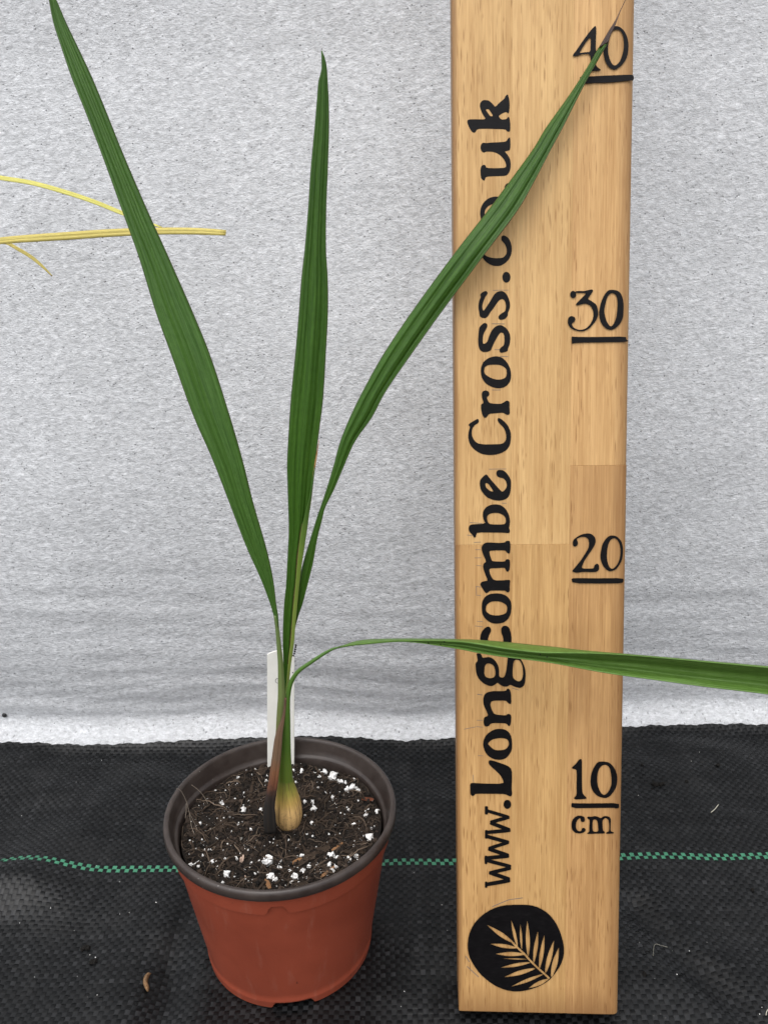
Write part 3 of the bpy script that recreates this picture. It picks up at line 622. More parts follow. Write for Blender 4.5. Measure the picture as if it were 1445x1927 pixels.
def blob(r, seed, sub=1, sq=1.0, rough=.35):
    bm = bmesh.new(); bmesh.ops.create_icosphere(bm, subdivisions=sub, radius=1)
    for v in bm.verts:
        n = noise.noise(v.co * 1.3 + Vector((seed * 7.1, seed, 0))) + .5 * noise.noise(v.co * 3 + Vector((seed, 0, 3)))
        v.co *= (1 + rough * n * 1.2); v.co.z *= sq
    V_ = [tuple(v.co * r) for v in bm.verts]; F_ = [tuple(v.index for v in f.verts) for f in bm.faces]; bm.free(); return V_, F_
protos = [blob(1, i) for i in range(10)]
def scatter_soil():
    while True:
        x, y = random.uniform(-SR, SR), random.uniform(-SR, SR)
        if math.hypot(x, y) < SR - .0012: return x, y
def rot3(): return Matrix.Rotation(random.uniform(0, 6.28), 3, 'Z') @ Matrix.Rotation(random.uniform(0, 6.28), 3, 'X')
mb = MB()                                                         # crumbs of peat
for i in range(4400):
    x, y = scatter_soil() if i < 3900 else (SHX + random.gauss(0, .0048), SHY + random.gauss(-.001, .0042)); r = .00022 + .0011 * random.random() ** 3.2; V_, F_ = protos[i % 10]; Rm = rot3()
    mb.add([Rm @ (Vector(p) * r) + Vector((x, y, soil_h(x, y) + r * .35)) for p in V_], F_, random.random() ** 1.8 if i < 3900 else random.random() * .2)
tag(mb.build('peat_crumb', m_soil, soil, False), kind='stuff')
m_perl = tone_mat('perlite', [(.0, (.74, .72, .68)), (.5, (.87, .86, .84)), (1., (.92, .915, .91))], .85, 1200, .2, .0003)
m_perl2 = plain('stained_perlite', (.50, .36, .28), .85, .2, .2, 700)
m_grit = plain('grey_grit', (.22, .21, .19), .85, .2, .2, 700)
mb = MB()                                                         # specks of perlite dust
for i in range(560):
    x, y = scatter_soil(); r = .00010 + .00036 * random.random() ** 3; V_, F_ = protos[i % 10]
    mb.add([(p[0] * r + x, p[1] * r + y, p[2] * r + soil_h(x, y) + r * .7) for p in V_], F_, random.random())
tag(mb.build('perlite_dust', m_perl, soil, False), kind='stuff')
pmesh = []
for i in range(8):
    V_, F_ = blob(1, 20 + i, 2, .8, .85); b2 = MB(); b2.add(V_, F_, [.5 + .5 * noise.noise(Vector(p) * 2) for p in V_]); me = b2.mesh('perlite_grain', i % 3 == 0); me.materials.append(m_perl); pmesh.append(me)
GR = """970 210 12,1015 245 10,1060 262 14,955 290 14,1000 320 17,1010 295 14,1045 350 12,1080 385 11,1115 378 15,1140 385 9,1070 350 7,1168 350 11,1192 358 9,1100 282 9,1060 240 8,1035 268 9,1085 272 8,945 225 6,
835 280 12,790 283 8,850 430 10,890 435 11,900 468 14,850 498 9,888 542 8,1000 418 9,1140 435 6,1250 465 8,1243 500 13,1255 522 8,1180 520 10,1170 540 9,1090 480 7,1120 562 9,890 605 6,1205 645 19,1115 680 6,1152 658 6,
910 680 8,830 710 8,892 710 6,990 725 14,1022 742 12,1088 765 12,1130 745 10,1072 800 5,983 800 12,1015 808 10,998 828 7,915 780 10,873 785 8,838 815 12,792 848 12,817 892 10,768 802 7,710 783 12,716 730 12,650 757 20,655 735 13,632 740 9,
688 617 9,660 853 15,692 863 11,475 740 8,425 845 17,337 713 11,347 772 9,270 780 10,275 803 9,235 795 8,375 630 8,228 632 7,232 655 8,398 450 10,515 470 12,440 470 5,485 318 8,545 430 5,610 470 8,558 580 10,600 575 7,596 540 5,485 552 9,
280 568 9,560 305 6,330 435 5,365 385 5,645 300 7,640 325 7,610 250 6,415 750 5,305 690 5,658 640 4,573 672 4,500 708 4,700 565 4,735 580 4,775 880 8,405 885 6,452 600 4,360 640 4,310 590 4,640 690 4,760 620 4,800 660 4,860 590 5,930 640 4,
980 600 5,1040 600 4,1060 530 5,1020 470 5,960 400 5,920 360 5,800 330 5,870 330 5,930 310 6,1230 430 5,1210 590 5,1190 480 6,1160 600 5,700 650 4,590 640 4,540 690 4,600 740 5,560 760 4,520 800 5,580 830 5,620 890 4,730 860 5,860 850 5,940 830 5,
470 850 5,380 800 5,300 740 5,260 700 4,290 640 4,400 560 4,440 520 4,470 420 5,520 390 4,420 380 4,600 330 5,580 270 4,1120 330 6,1025 255 7,990 305 9,1000 240 6,1030 330 6"""
def soil_px(zx, zy):
    p = atZ(280 + zx / 2.89, 1360 + zy / 2.89, SZ + .0005); return p[0] - POT[0], p[1] - POT[1]
for s_ in GR.replace('\n', '').split(','):
    zx, zy, q = map(float, s_.split()); x, y = soil_px(zx, zy)
    if math.hypot(x, y) > SR - .001: continue
    bk = zx > 900 and zy < 420; r = q * (1.4 if bk else 1.22) / 2.89 / 38. * .01
    o = link('perlite_grain', random.choice(pmesh), soil); o.location = (x, y, soil_h(x, y) + r * (.55 if bk else .28))
    o.rotation_euler = [random.uniform(0, 6.28) for _ in range(3)]; o.scale = [r * random.uniform(.8, 1.2), r * random.uniform(.75, 1.15), r * random.uniform(.75, 1.1)]
for zx, zy, q, mt in ((508, 748, 15, m_perl2), (525, 847, 10, m_perl2), (500, 635, 10, m_grit), (425, 468, 9, m_grit), (1000, 420, 9, m_grit)):
    x, y = soil_px(zx, zy); me = pmesh[int(q) % 8].copy(); me.materials.clear(); r = q / 2.89 / 38 * .01
    o = link('grit', me, soil, mt); o.location = (x, y, soil_h(x, y) + r * .5); o.scale = (r, r * .9, r * .8); o.rotation_euler = (1, 2, random.random() * 6)
# bark chips and wood splinters
m_bark = tone_mat('bark', [(.0, (.016, .012, .009)), (.5, (.045, .030, .020)), (1., (.105, .070, .045))], .85, 700, .25, .0004)
m_rust = plain('reddish_bark', (.13, .042, .022), .8, .2, .3, 500); m_amber = plain('amber_splinter', (.21, .105, .045), .7, .3, .3, 400)
def chip_mesh(L, W_, seed):
    mb = MB(); rws = []
    for i in range(5):
        t = i / 4; wv = W_ * (.35 + .65 * math.sin(math.pi * (.12 + .8 * t))) * (1 + .3 * noise.noise(Vector((seed, i * .9, 0))))
        z0 = .0004 * noise.noise(Vector((seed * 3, i * .7, 4))); rws.append([((t - .5) * L, wv * math.cos(q) * .5, z0 + wv * .28 * math.sin(q)) for q in np.linspace(0, 6.2832, 7)[:-1]])
    mb.grid(rws, .3 + .5 * abs(noise.noise(Vector((seed * 2.3, 1, 1)))), None, True); n = len(mb.v); mb.f += [tuple(range(6))[::-1], tuple(range(n - 6, n))]; return mb.mesh('bark_chip', False)
chips = [chip_mesh(1, random.uniform(.22, .5), i) for i in range(8)]
for me in chips: me.materials.append(m_bark)
for i in range(170):
    x, y = scatter_soil(); L = random.uniform(.003, .0085)
    if math.hypot(x, y) > SR - L * .5: continue
    o = link('bark_chip', random.choice(chips), soil); o.location = (x, y, soil_h(x, y) + L * .09); o.scale = (L, L * random.uniform(.5, 1), L * .7)
    o.rotation_euler = (random.uniform(-.3, .3), random.uniform(-.25, .25), random.uniform(0, 6.28))
for zx, zy, L, W2, an, mt in ((1190, 437, .0062, .0034, -.3, m_rust), (650, 893, .0056, .0030, 2.0, m_amber), (975, 835, .0080, .0022, .75, m_amber), (805, 742, .0052, .0030, .6, m_amber), (1025, 675, .0065, .0020, .7, m_amber),
                              (900, 715, .0165, .0052, .55, m_bark), (612, 280, .0082, .0042, 1.5, m_bark), (570, 495, .0085, .0030, .5, m_bark), (1165, 705, .0075, .0034, 1.4, m_bark), (625, 395, .0062, .0034, .4, m_bark), (560, 375, .012, .0022, 1.55, m_bark)):
    x, y = soil_px(zx, zy); me = chips[5].copy(); me.materials.clear(); o = link('bark_chip', me, soil, mt)
    o.location = (x, y, soil_h(x, y) + .0009); o.scale = (L, W2 * 2.4, .0022); o.rotation_euler = (.15, -.1, an)
# root and coir fibres: the long ones are pieces, the fine ones one tangle
m_fib = tone_mat('coir_fibre', [(.0, (.020, .014, .010)), (.5, (.070, .048, .033)), (1., (.165, .122, .088))], .8, 900, .25)
def fibre_pts(x, y, L, a, lift=.0006, curl=1.):
    n = 7; k = random.gauss(0, 1) * curl; P = []; z0 = random.uniform(.2, 1.) * lift
    for i in range(n):
        P.append((x, y, soil_h(x, y) + z0 + lift * math.sin(math.pi * i / (n - 1)))); a += k * .25 + random.gauss(0, .18); x += math.cos(a) * L / n; y += math.sin(a) * L / n
        q = math.hypot(x, y)
        if q > SR - .0004: x *= (SR - .0004) / q; y *= (SR - .0004) / q
    return P
for i in range(170):
    x, y = scatter_soil(); mb = MB(); P = fibre_pts(x, y, random.uniform(.006, .018), random.uniform(0, 6.28), random.uniform(.0004, .0015), .45)
    r = random.uniform(.00016, .00036); tube(mb, P, [r * k for k in (.5, .9, 1, 1, .95, .8, .4)], 5, random.random() ** 1.3); mb.build('root_fibre', m_fib, soil)
mb = MB()
for i in range(1100):
    x, y = scatter_soil(); tube(mb, fibre_pts(x, y, random.uniform(.003, .009), random.uniform(0, 6.28), random.uniform(.0002, .0012), 1.3), random.uniform(.00006, .00016), 4, random.random() ** 1.6, 1., False)
tag(mb.build('fine_fibre', m_fib, soil), kind='stuff')
m_hair = plain('pale_root', (.22, .18, .14), .7, .3)
def soil_local(q): return [(p[0] - POT[0], p[1] - POT[1], p[2] - SZ) for p in q]
for pts in (((332, 1484, .2985), (341, 1488, .300), (352, 1510, .3005), (357, 1530, .300), (360, 1552, .298), (366, 1570, .295)), ((361, 1477, .311), (375, 1488, .312), (385, 1500, .312), (392, 1513, .311)), ((351, 1512, .301), (351, 1525, .300), (349, 1540, .2985)),
            ((357, 1530, .300), (366, 1548, .301), (372, 1562, .300))):
    C_ = catmull([atY(*p) for p in pts], 14); mb = MB(); tube(mb, soil_local(C_), .00011, 5); mb.build('root_hair', m_hair, soil)

# ================================================================== PALM SEEDLING
stemY = float(atZ(541, 1550, SZ)[1])
palm = empty('palm_seedling', tuple(atY(541, 1550, stemY)))
tag(palm, 'young palm seedling with four long green leaves rising from a tan bulb', 'palm seedling')
PO = np.array(palm.location)
def blade(name, rows, pleat, mat, n=72, m=25, amp=.0006, keel=.0010, thick=.0003, parent=palm, origin=PO, phase=0., twist=None, norm=False, fine=.22):
    """rows: (left x, left y, right x, right y, depth Y of left, depth Y of right) down the leaf"""
    C_ = catmull(rows, n); P = []; UV = []; L = 0; prev = None
    for i, (lx_, ly_, rx_, ry_, yl, yr) in enumerate(C_):
        row = []; uvr = []; wpx = math.hypot(rx_ - lx_, ry_ - ly_); k = min(1, wpx / 40)
        for j in range(m):
            u = j / (m - 1); f_ = (u * pleat + phase) % 1.0; tri = abs(2 * f_ - 1) * 2 - 1
            off = amp * k * (tri + fine * math.sin(41 * u + 1.3)) - keel * k * (1 - (2 * u - 1) ** 2) * (1 if twist is None else twist(i / (n - 1)))
            row.append(atY(lx_ + (rx_ - lx_) * u, ly_ + (ry_ - ly_) * u, yl + (yr - yl) * u + off) - origin)
        c = np.array(row[m // 2]); L += 0 if prev is None else np.linalg.norm(c - prev); prev = c
        P.append(row); UV.append([(j / (m - 1), i / (n - 1) if norm else L * 100) for j in range(m)])
    mb = MB(); mb.grid([[tuple(p) for p in r] for r in P], 0., UV); o = mb.build(name, mat, parent)
    if parent is palm: pass
    md = o.modifiers.new('thickness', 'SOLIDIFY'); md.thickness = thick; md.offset = 0
    return o
def stalk(name, pts, mat, flat=.85, n=40, sides=16, parent=palm, origin=PO, bumpy=0.):
    """pts: (x, y, width in photo pixels, depth Y)"""
    C_ = catmull(pts, n); P = [atY(x, y, Y) for x, y, w_, Y in C_]
    rad = [max(.0001, w_ * .5 / FPX * depth(p)) for (x, y, w_, Y), p in zip(C_, P)]
    mb = MB(); tube(mb, [p - origin for p in P], rad, sides, 0., flat); return mb.build(name, mat, parent)
m_l1 = leaf_mat('leaf_green', (.056, .142, .020), (.092, .200, .038))
m_l2 = leaf_mat('leaf_deep_green', (.034, .104, .008), (.061, .150, .015), (.06, .05, .025))
m_l4 = leaf_mat('leaf_bright_green', (.100, .205, .030), (.155, .285, .062), (.16, .29, .075), 1.2, .36, .25)
S = stemY
# back right leaf, behind the middle one, leaning over the board
def yb(x, y, g): return board_Y(x, y) - g
def yr(x, y, d=0.):
    e = S + .0058; b0 = yb(851.5, 482, .0095)
    return (e + (b0 - e) * max(0, (1165 - y) / 683) ** 1.35 if y > 482 else yb(x, y, .0095 - .0040 * min(1, (482 - y) / 400))) + d
r3 = [(lx_, ly_, rx_, ry_, yr(lx_, ly_, .0008), yr(rx_, ry_)) for lx_, ly_, rx_, ry_ in ((1126, 90, 1144.5, 79), (1109.5, 119, 1124, 114), (1076, 172, 1094.5, 168), (1025, 244, 1058.5, 240), (1005, 278, 1039.5, 275), (955, 347, 1003, 345),
      (919, 395, 975.5, 393), (851.5, 482, 909, 482), (774.5, 587.6, 830.5, 587.6), (719.4, 670.6, 771.3, 670.6), (681, 740, 724, 740), (658.7, 785.7, 699.8, 785.7), (640.5, 831, 668, 831), (628, 877, 647.3, 877), (614.2, 922.6, 628, 922.6),
      (602.8, 957, 610.8, 957), (598.7, 968, 608.5, 968), (584.5, 1014, 597, 1014), (570.8, 1059.6, 589, 1059.6), (561, 1105, 577.7, 1105), (556, 1139.5, 568.5, 1139.5), (550, 1162, 560.5, 1162), (546, 1200, 551, 1200))]
lf3 = blade('leaf', r3, 2.5, m_l2, 110, 41, .00042, .0012); lf3['label'] = 'leaf arching right across the board, with withered brown tip'
mb_tip = [(1126, 90, 1144.5, 79, yb(1126, 90, .006), yb(1144, 79, .006)), (1137, 72, 1149, 64, yb(1140, 70, .0055), yb(1148, 66, .0055)), (1147, 55, 1156, 50, yb(1148, 55, .005), yb(1155, 52, .005)), (1158, 37, 1162, 34, yb(1160, 36, .0045), yb(1162, 35, .0045)),
          (1167, 18, 1168.5, 17, yb(1167, 18, .004), yb(1168, 18, .004)), (1179, -6, 1180, -7, yb(1179, -6, .004), yb(1180, -6, .004))]
tipo = blade('withered_tip', mb_tip, 1.5, ramp_mat('withered_brown', [(.0, (.030, .012, .007)), (.40, (.045, .018, .010)), (.62, (.16, .09, .045)), (1., (.20, .12, .07))], (.02, .01, .006), .6), 26, 7, .0003, .0002, norm=True, parent=lf3, origin=PO)
tipo.matrix_parent_inverse = Matrix()
# middle leaf
q = lambda t: S + .003 + .012 * t
r2 = [(605, 95.6, 606.2, 95.6), (605.6, 113.7, 612.8, 113.7), (605.4, 131.9, 615.4, 131.9), (599.9, 152.6, 616.7, 152.6), (597.3, 183.7, 618.5, 183.7), (592.9, 235.6, 619.3, 235.6), (585.6, 313.4, 617.2, 313.4), (580.4, 391.2, 614.1, 391.2),
      (573.9, 469, 613.6, 469), (568, 521, 616.7, 521), (563.5, 579.8, 617.5, 579.8), (557.2, 655.6, 613.9, 655.6), (547.9, 749, 608.2, 749), (543.8, 811, 600.8, 811), (540.7, 873.5, 592.7, 873.5), (542.3, 935.8, 585.2, 935.8), (543.8, 998, 577, 998),
      (541, 1060, 567.5, 1060), (539, 1100, 562.5, 1100), (535.5, 1132, 559.4, 1132), (533.4, 1170.8, 555.5, 1170.8), (532.7, 1209.8, 552.5, 1209.8), (534, 1248.7, 547, 1248.7), (534.7, 1287.6, 542.5, 1287.6), (536, 1314, 538.6, 1314)]
r2 = [(*a, q((1300 - a[1]) / 1200), q((1300 - a[1]) / 1200)) for a in r2]
lf2 = blade('leaf', r2, 2.1, m_l2, 110, 41, .00052, .0012, phase=.35); lf2['label'] = 'upright middle leaf, deep green'
ys = [880, 930, 960, 984, 1000, 1030, 1060, 1100, 1140, 1180, 1210, 1249, 1288, 1312]
def r_at(y, i): a = np.array(r2); return float(np.interp(y, a[:, 1], a[:, i]))
slit = {880: 592.0, 930: 583.6, 960: 576, 984: 570, 1000: 566.5, 1030: 562.5, 1060: 559.5, 1100: 556.5, 1140: 552.5, 1180: 549.5, 1210: 547, 1249: 542.5, 1288: 539.5, 1312: 537.4}
re = [(slit[y], y, r_at(y, 2) + .7, y, q((1300 - y) / 1200) - .0019, q((1300 - y) / 1200) - .0008) for y in ys]
m_rib = ramp_mat('rib_yellow_green', [(.0, (.045, .125, .018)), (.22, (.07, .155, .022)), (.40, (.17, .26, .042)), (.7, (.24, .33, .06)), (1., (.26, .33, .07))], (.12, .20, .03), .42, 22, 0., .0003, .5)
ro = blade('rib', re, 1., m_rib, 60, 9, .0001, .0003, norm=True, parent=lf2)
ro.matrix_parent_inverse = Matrix()
mb = MB(); C_ = catmull([atY(slit[y] - .3, y, q((1300 - y) / 1200) - .0016) for y in ys[3:-2]], 30)
tube(mb, [p - PO for p in C_], [(.00026 + .0001 * math.sin(i * .9)) * min(1, .2 + i / 4) for i in range(30)], 6)
o = mb.build('dry_edge', plain('dry_brown', (.085, .045, .022), .7, .2, .4, 300), lf2); o.matrix_parent_inverse = Matrix()
mb = MB(); C_ = catmull([atY(x, y, q((1300 - y) / 1200) - .0006) for x, y in ((600.5, 828), (597, 850), (592.5, 878), (590, 895), (586.5, 930), (583, 960))], 20)
tube(mb, [p - PO for p in C_], [.00012 + .00026 * math.sin(math.pi * i / 19) for i in range(20)], 6)
o = mb.build('dry_margin', plain('dry_tan', (.33, .19, .075), .7, .2, .4, 300), lf2); o.matrix_parent_inverse = Matrix()
# left leaf
r1 = [(88, -24, 93, -24), (91, -10, 101.5, -10), (92.9, 0, 107, 0), (100.8, 41.5, 124.6, 41.5), (114, 83, 144.4, 83), (135, 145, 173.4, 145), (160, 207.6, 199.4, 207.6), (192, 290.6, 232.6, 290.6), (231.5, 400, 279.7, 400), (261.5, 483.8, 317.6, 483.8),
      (293.7, 587.6, 363.2, 587.6), (323.8, 670.6, 396.5, 670.6), (363.2, 780, 431.8, 780), (400.2, 864.6, 456.3, 864.6), (432.4, 947.6, 477, 947.6), (464.6, 1030.6, 500.9, 1030.6), (492.6, 1093, 514.4, 1093), (510.2, 1140, 520, 1140), (515.3, 1158, 523.2, 1158), (518.3, 1180, 524, 1180)]
r1 = [(*a, S + .002 + .022 * ((1180 - a[1]) / 1200) ** 1.7, S + .0005 + .026 * ((1180 - a[1]) / 1200) ** 1.5) for a in r1]
lf1 = blade('leaf', r1, 1.75, m_l1, 110, 41, .00085, .0008, phase=.55); lf1['label'] = 'longest leaf, leaning left out of the top'
sh = stalk('petiole', [(519.5, 1158, 8.2, S + .0015), (522, 1184, 7.4, S + .001), (525.6, 1220, 9.3, S), (528.2, 1249, 10.6, S - .001), (529.7, 1288, 13, S - .0022), (530.3, 1316, 15, S - .003), (528, 1340, 14, S - .0035), (524.8, 1391, 13.6, S - .0045), (519.2, 1443, 15.6, S - .0055), (511.5, 1477, 14.5, S - .0062), (508.5, 1508, 18, S - .0066), (508.5, 1547, 19, S - .0068), (508, 1566, 18, S - .007)],
           ramp_mat('sheath', [(.0, (.11, .17, .045)), (.38, (.125, .17, .045)), (.55, (.14, .145, .045)), (.68, (.15, .085, .035)), (.77, (.06, .03, .015)), (.85, (.010, .007, .005)), (1., (.006, .005, .004))], (.05, .035, .018), .55, 20), .7, 70, 16)
dsx = [(536, 1313, 539, 1313), (532.5, 1345, 536.5, 1345), (520, 1380, 532, 1380), (516, 1400, 530.5, 1400), (510.5, 1440, 527, 1440), (506.5, 1470, 523.5, 1470), (502, 1490, 520, 1490), (498.5, 1512, 517, 1512), (496.5, 1535, 519, 1535), (497, 1552, 520, 1552), (500, 1568, 519, 1568)]
dso = blade('dry_sheath', [(*a, S - .0068 - .003 * (a[1] - 1313) / 250, S - .0085 - .003 * (a[1] - 1313) / 250) for a in dsx], 1.6,
            ramp_mat('dry_sheath', [(.0, (.10, .05, .025)), (.25, (.15, .085, .045)), (.45, (.17, .10, .055)), (.55, (.21, .085, .035)), (.64, (.15, .05, .02)), (.72, (.025, .012, .008)), (.8, (.007, .005, .004)), (1., (.005, .004, .003))], (.03, .018, .010), .75, 30, 0., .0009, .75),
            60, 17, .0006, .0030, .0004, norm=True, fine=.6)
dso['label'] = 'dry outer sheath, rust brown turning black at the soil'
sh['label'] = 'dying outer leaf stalk, olive above and black at the soil'
# bulb and the stem of the fourth leaf
bulb_stops = [(.0, (.24, .42, .10)), (.5, (.24, .42, .10))]
st4 = stalk('stem', [(541, 1500, 34, S - .0005), (538.5, 1475, 29, S - .001), (537.5, 1450, 24.5, S - .0015), (537.3, 1420, 21, S - .0015), (538.5, 1390, 17, S - .002), (540, 1360, 13.5, S - .002), (541, 1330, 10.4, S - .002), (542.2, 1310, 9.2, S - .002), (545.8, 1290, 8.8, S - .0022), (552, 1276, 8.4, S - .0024), (563, 1262, 8, S - .003), (585, 1246.5, 7.2, S - .004), (610, 1230, 6.4, S - .005), (628, 1220.5, 4.6, S - .006), (641, 1217.5, 3, S - .0065)],
            ramp_mat('stem_green', [(.0, (.24, .21, .035)), (.10, (.12, .17, .022)), (.3, (.085, .175, .022)), (1., (.06, .15, .022))], (.10, .16, .04), .42, 18), .9, 80, 18)
st4['label'] = 'green stem bending right into the lowest leaf'
bu = stalk('bulb', [(543, 1562, 18, S + .0005), (543, 1556, 30, S), (543, 1550, 42, S), (543, 1538, 50, S), (543, 1524, 51.5, S), (542, 1507, 46.5, S), (540.2, 1490, 38.5, S - .0005), (538.6, 1475, 31, S - .0009), (537.8, 1462, 26, S - .0012)],
           ramp_mat('bulb_tan', [(.0, (.04, .025, .012)), (.07, (.36, .22, .09)), (.18, (.62, .39, .16)), (.45, (.68, .43, .165)), (.62, (.56, .37, .10)), (.78, (.32, .28, .05)), (1., (.12, .17, .022))], (.10, .05, .022), .6, 30, 1., .0010, .85), .92, 44, 24)
# fourth leaf: creased along its length, one half lit from above, the other hanging
def Y4(x): return float(np.interp(x, [620, 700, 850, 1000, 1170, 1445, 1700], [S - .006, S - .0125, .2915, .2840, .2755, .2590, .2430]))
r4 = [(636, 1217.3, 1218, 1219.2, 0, .0010), (641.5, 1216, 1217, 1218.5, .002, .0004), (662, 1209, 1213.5, 1215, .004, .0005), (683, 1204.4, 1211.5, 1213, .005, .0006), (725, 1202.3, 1207.3, 1209, .005, .001), (756, 1201.9, 1205.6, 1207.5, .005, .0015), (787, 1202, 1206, 1209.6, .005, .002), (829, 1202.4, 1206, 1215.6, .006, .003), (871, 1203.5, 1208, 1222.7, .007, .004), (900, 1204.5, 1212, 1228.5, .008, .004),
      (945, 1208, 1219.8, 1235.7, .009, .005), (1014, 1215, 1228, 1244, .009, .005), (1049, 1218.4, 1229, 1249.5, .007, .006), (1083, 1222.7, 1229.5, 1256, .005, .006), (1118, 1226, 1230.3, 1262.7, .003, .007), (1170, 1230.3, 1232.6, 1271, .002, .007), (1240, 1236, 1238, 1280.7, .002, .007), (1325, 1243.6, 1246, 1292.3, .002, .007), (1445, 1254, 1257, 1306.8, .002, .008), (1600, 1268, 1271, 1330, .002, .008), (1760, 1290, 1292, 1334, .002, .006)]
C_ = catmull(r4, 120); P = []; UV = []; L = 0; prev = None
for x, T, Fo, B, dt, db in C_:
    row = []; uvr = []; y0 = Y4(x); m1, m2 = 9, 19; prof_k = min(1, (B - Fo) / 20)
    for j in range(m1):
        u = j / m1; row.append(atY(x, T + (Fo - T) * u, y0 + dt * (1 - u) - .0006 * math.sin(math.pi * u)))
    for j in range(m2):
        u = j / (m2 - 1); tri = abs(2 * ((u * 3.0) % 1) - 1) * 2 - 1
        row.append(atY(x, Fo + (B - Fo) * u, y0 + db * math.sin(math.pi * min(1, u * .86 + .0)) * .9 - db * .35 * u + .00045 * tri * prof_k))
    c = np.array(row[9]); L += 0 if prev is None else np.linalg.norm(c - prev); prev = c
    P.append([tuple(p - PO) for p in row]); UV.append([(.02 + .96 * j / (m1 + m2 - 1), L * 100) for j in range(m1 + m2)])
mb = MB(); mb.grid(P, 0., UV); lf4 = mb.build('leaf', m_l4, palm); md = lf4.modifiers.new('thickness', 'SOLIDIFY'); md.thickness = .0003; md.offset = 0
lf4['label'] = 'lowest leaf, creased lengthwise and sweeping right past the board'
# clod of black soil caught on the middle leaf
mb = MB()
for i, (x, y) in enumerate(((557, 1214), (556.5, 1218), (555.5, 1222), (555, 1226), (554, 1230), (552, 1234))):
    V_, F_ = protos[i]; p = atY(x, y, q(.07) - .001) - PO; mb.add([Vector(v) * .00052 + Vector(p) for v in V_], F_, .1)
mb.build('soil_clod', m_soil, palm, False)
# a few crumbs on the lowest leaf
mb = MB()
for x, y in ((806, 1210.5), (829, 1212), (836, 1208), (1016, 1231.5), (1029, 1236), (496 + 55, 1266)):
    V_, F_ = protos[int(x) % 10]; p = atY(x, y, Y4(x) - .0002 if x > 620 else S - .0055) - PO; mb.add([Vector(v) * .00035 + Vector(p) for v in V_], F_, .1)
mb.build('soil_speck', m_soil, palm, False)

# ------------------------------------------------------------------ white plant label
lp = atZ(529, 1447, SZ + .001); LY = float(lp[1])
lab = empty('plant_label', tuple(lp)); LO = np.array(lp)
tag(lab, 'blank white plastic plant label stuck in the soil behind the palm stem', 'plant label')
outl = [atY(x, y, LY) - LO for x, y in ((503, 1231), (507, 1228.5), (520, 1224), (537, 1224.5), (549, 1230), (554.5, 1236), (554, 1451))]
outl += [outl[-1] + np.array([-.002, 0, -.03]), outl[-1] + np.array([-.0125, 0, -.03]), atY(503.6, 1443, LY) - LO]
mb = MB(); n = len(outl); mb.add([tuple(p + np.array([0, -.0004, 0])) for p in outl] + [tuple(p + np.array([0, .0004, 0])) for p in outl],
                                 [tuple(range(n)), tuple(range(2 * n - 1, n - 1, -1))] + [(i, i + n, (i + 1) % n + n, (i + 1) % n) for i in range(n)])
o = mb.build('tag', plain('white_plastic', (.82, .81, .75), .42, .4, .05, 80), lab, False); md = o.modifiers.new('soft', 'BEVEL'); md.width = .0002; md.segments = 1
mb = MB()
for cx_, cy_, a0, a1 in ((523, 1281, 90, 290), (541, 1282, -110, 130)):
    tube(mb, [atY(cx_ + 4.5 * math.cos(R(a)), cy_ + 4.5 * math.sin(R(a)), LY - .0005) - LO for a in np.linspace(a0, a1, 12)], .00012, 5)
mb.build('ink_mark', plain('grey_ink', (.09, .09, .09), .6, .3), lab)

# ================================================================== YELLOWED FROND coming in from the left
FY = .418
m_yel = leaf_mat('frond_lemon', (.86, .79, .17), (.93, .88, .28), (.45, .33, .10), .6, .45, .3)
m_yel2 = leaf_mat('frond_straw', (.66, .53, .13), (.84, .72, .23), (.40, .27, .08), .6, .45, .25)
fo = atY(-150, 470, FY); frond = empty('palm_frond', tuple(fo)); FO = np.array(fo)
tag(frond, 'yellowed palm frond reaching in from the left behind the tallest leaf', 'palm frond')
def strip(pts, mat, lab_, amp=.0003, keel=.0005, dy=0.):
    rows_ = []
    for i, (x, y, w_) in enumerate(pts):
        a = pts[min(i + 1, len(pts) - 1)]; b = pts[max(i - 1, 0)]; d = np.array([a[0] - b[0], a[1] - b[1]], float); d /= np.linalg.norm(d); nn = np.array([d[1], -d[0]]) * w_ * .46
        rows_.append((x + nn[0], y + nn[1], x - nn[0], y - nn[1], FY + dy + .001, FY + dy))
    o = blade('leaflet', rows_, 2.0, mat, 44, 11, amp, keel, parent=frond, origin=FO); o['label'] = lab_; return o
strip([(-150, 315, 8), (-60, 323, 9), (0, 334.5, 9), (61, 344.5, 9), (131, 364, 9), (182, 381.5, 8.5), (230, 401, 8), (270, 416, 6.5), (290, 423, 4.5), (306, 428.5, 1.2)], m_yel, 'upper leaflet, lemon yellow and tapering', dy=.004)
strip([(-150, 474, 11), (-60, 463, 12.5), (0, 453.5, 13.5), (61, 448.5, 15), (131, 444, 16), (213, 438.3, 15.5), (305, 435, 14), (366, 435.2, 13.6), (405, 437, 12.4), (425.5, 438.4, 11)], m_yel2, 'middle leaflet, straw yellow with a cut end', .00045, .0008)
strip([(-60, 440, 6), (10, 456, 6.5), (35, 469, 6.8), (61, 485, 6.8), (80, 501, 5), (99, 519.5, 1.)], m_yel2, 'short lower leaflet', dy=.006)
mb = MB(); tube(mb, [atY(-120, 300, FY + .005) - FO, atY(-135, 400, FY + .007) - FO, atY(-150, 470, FY + .006) - FO, atY(-175, 560, FY + .01) - FO], .0022, 8)
mb.build('rachis', m_yel2, frond)

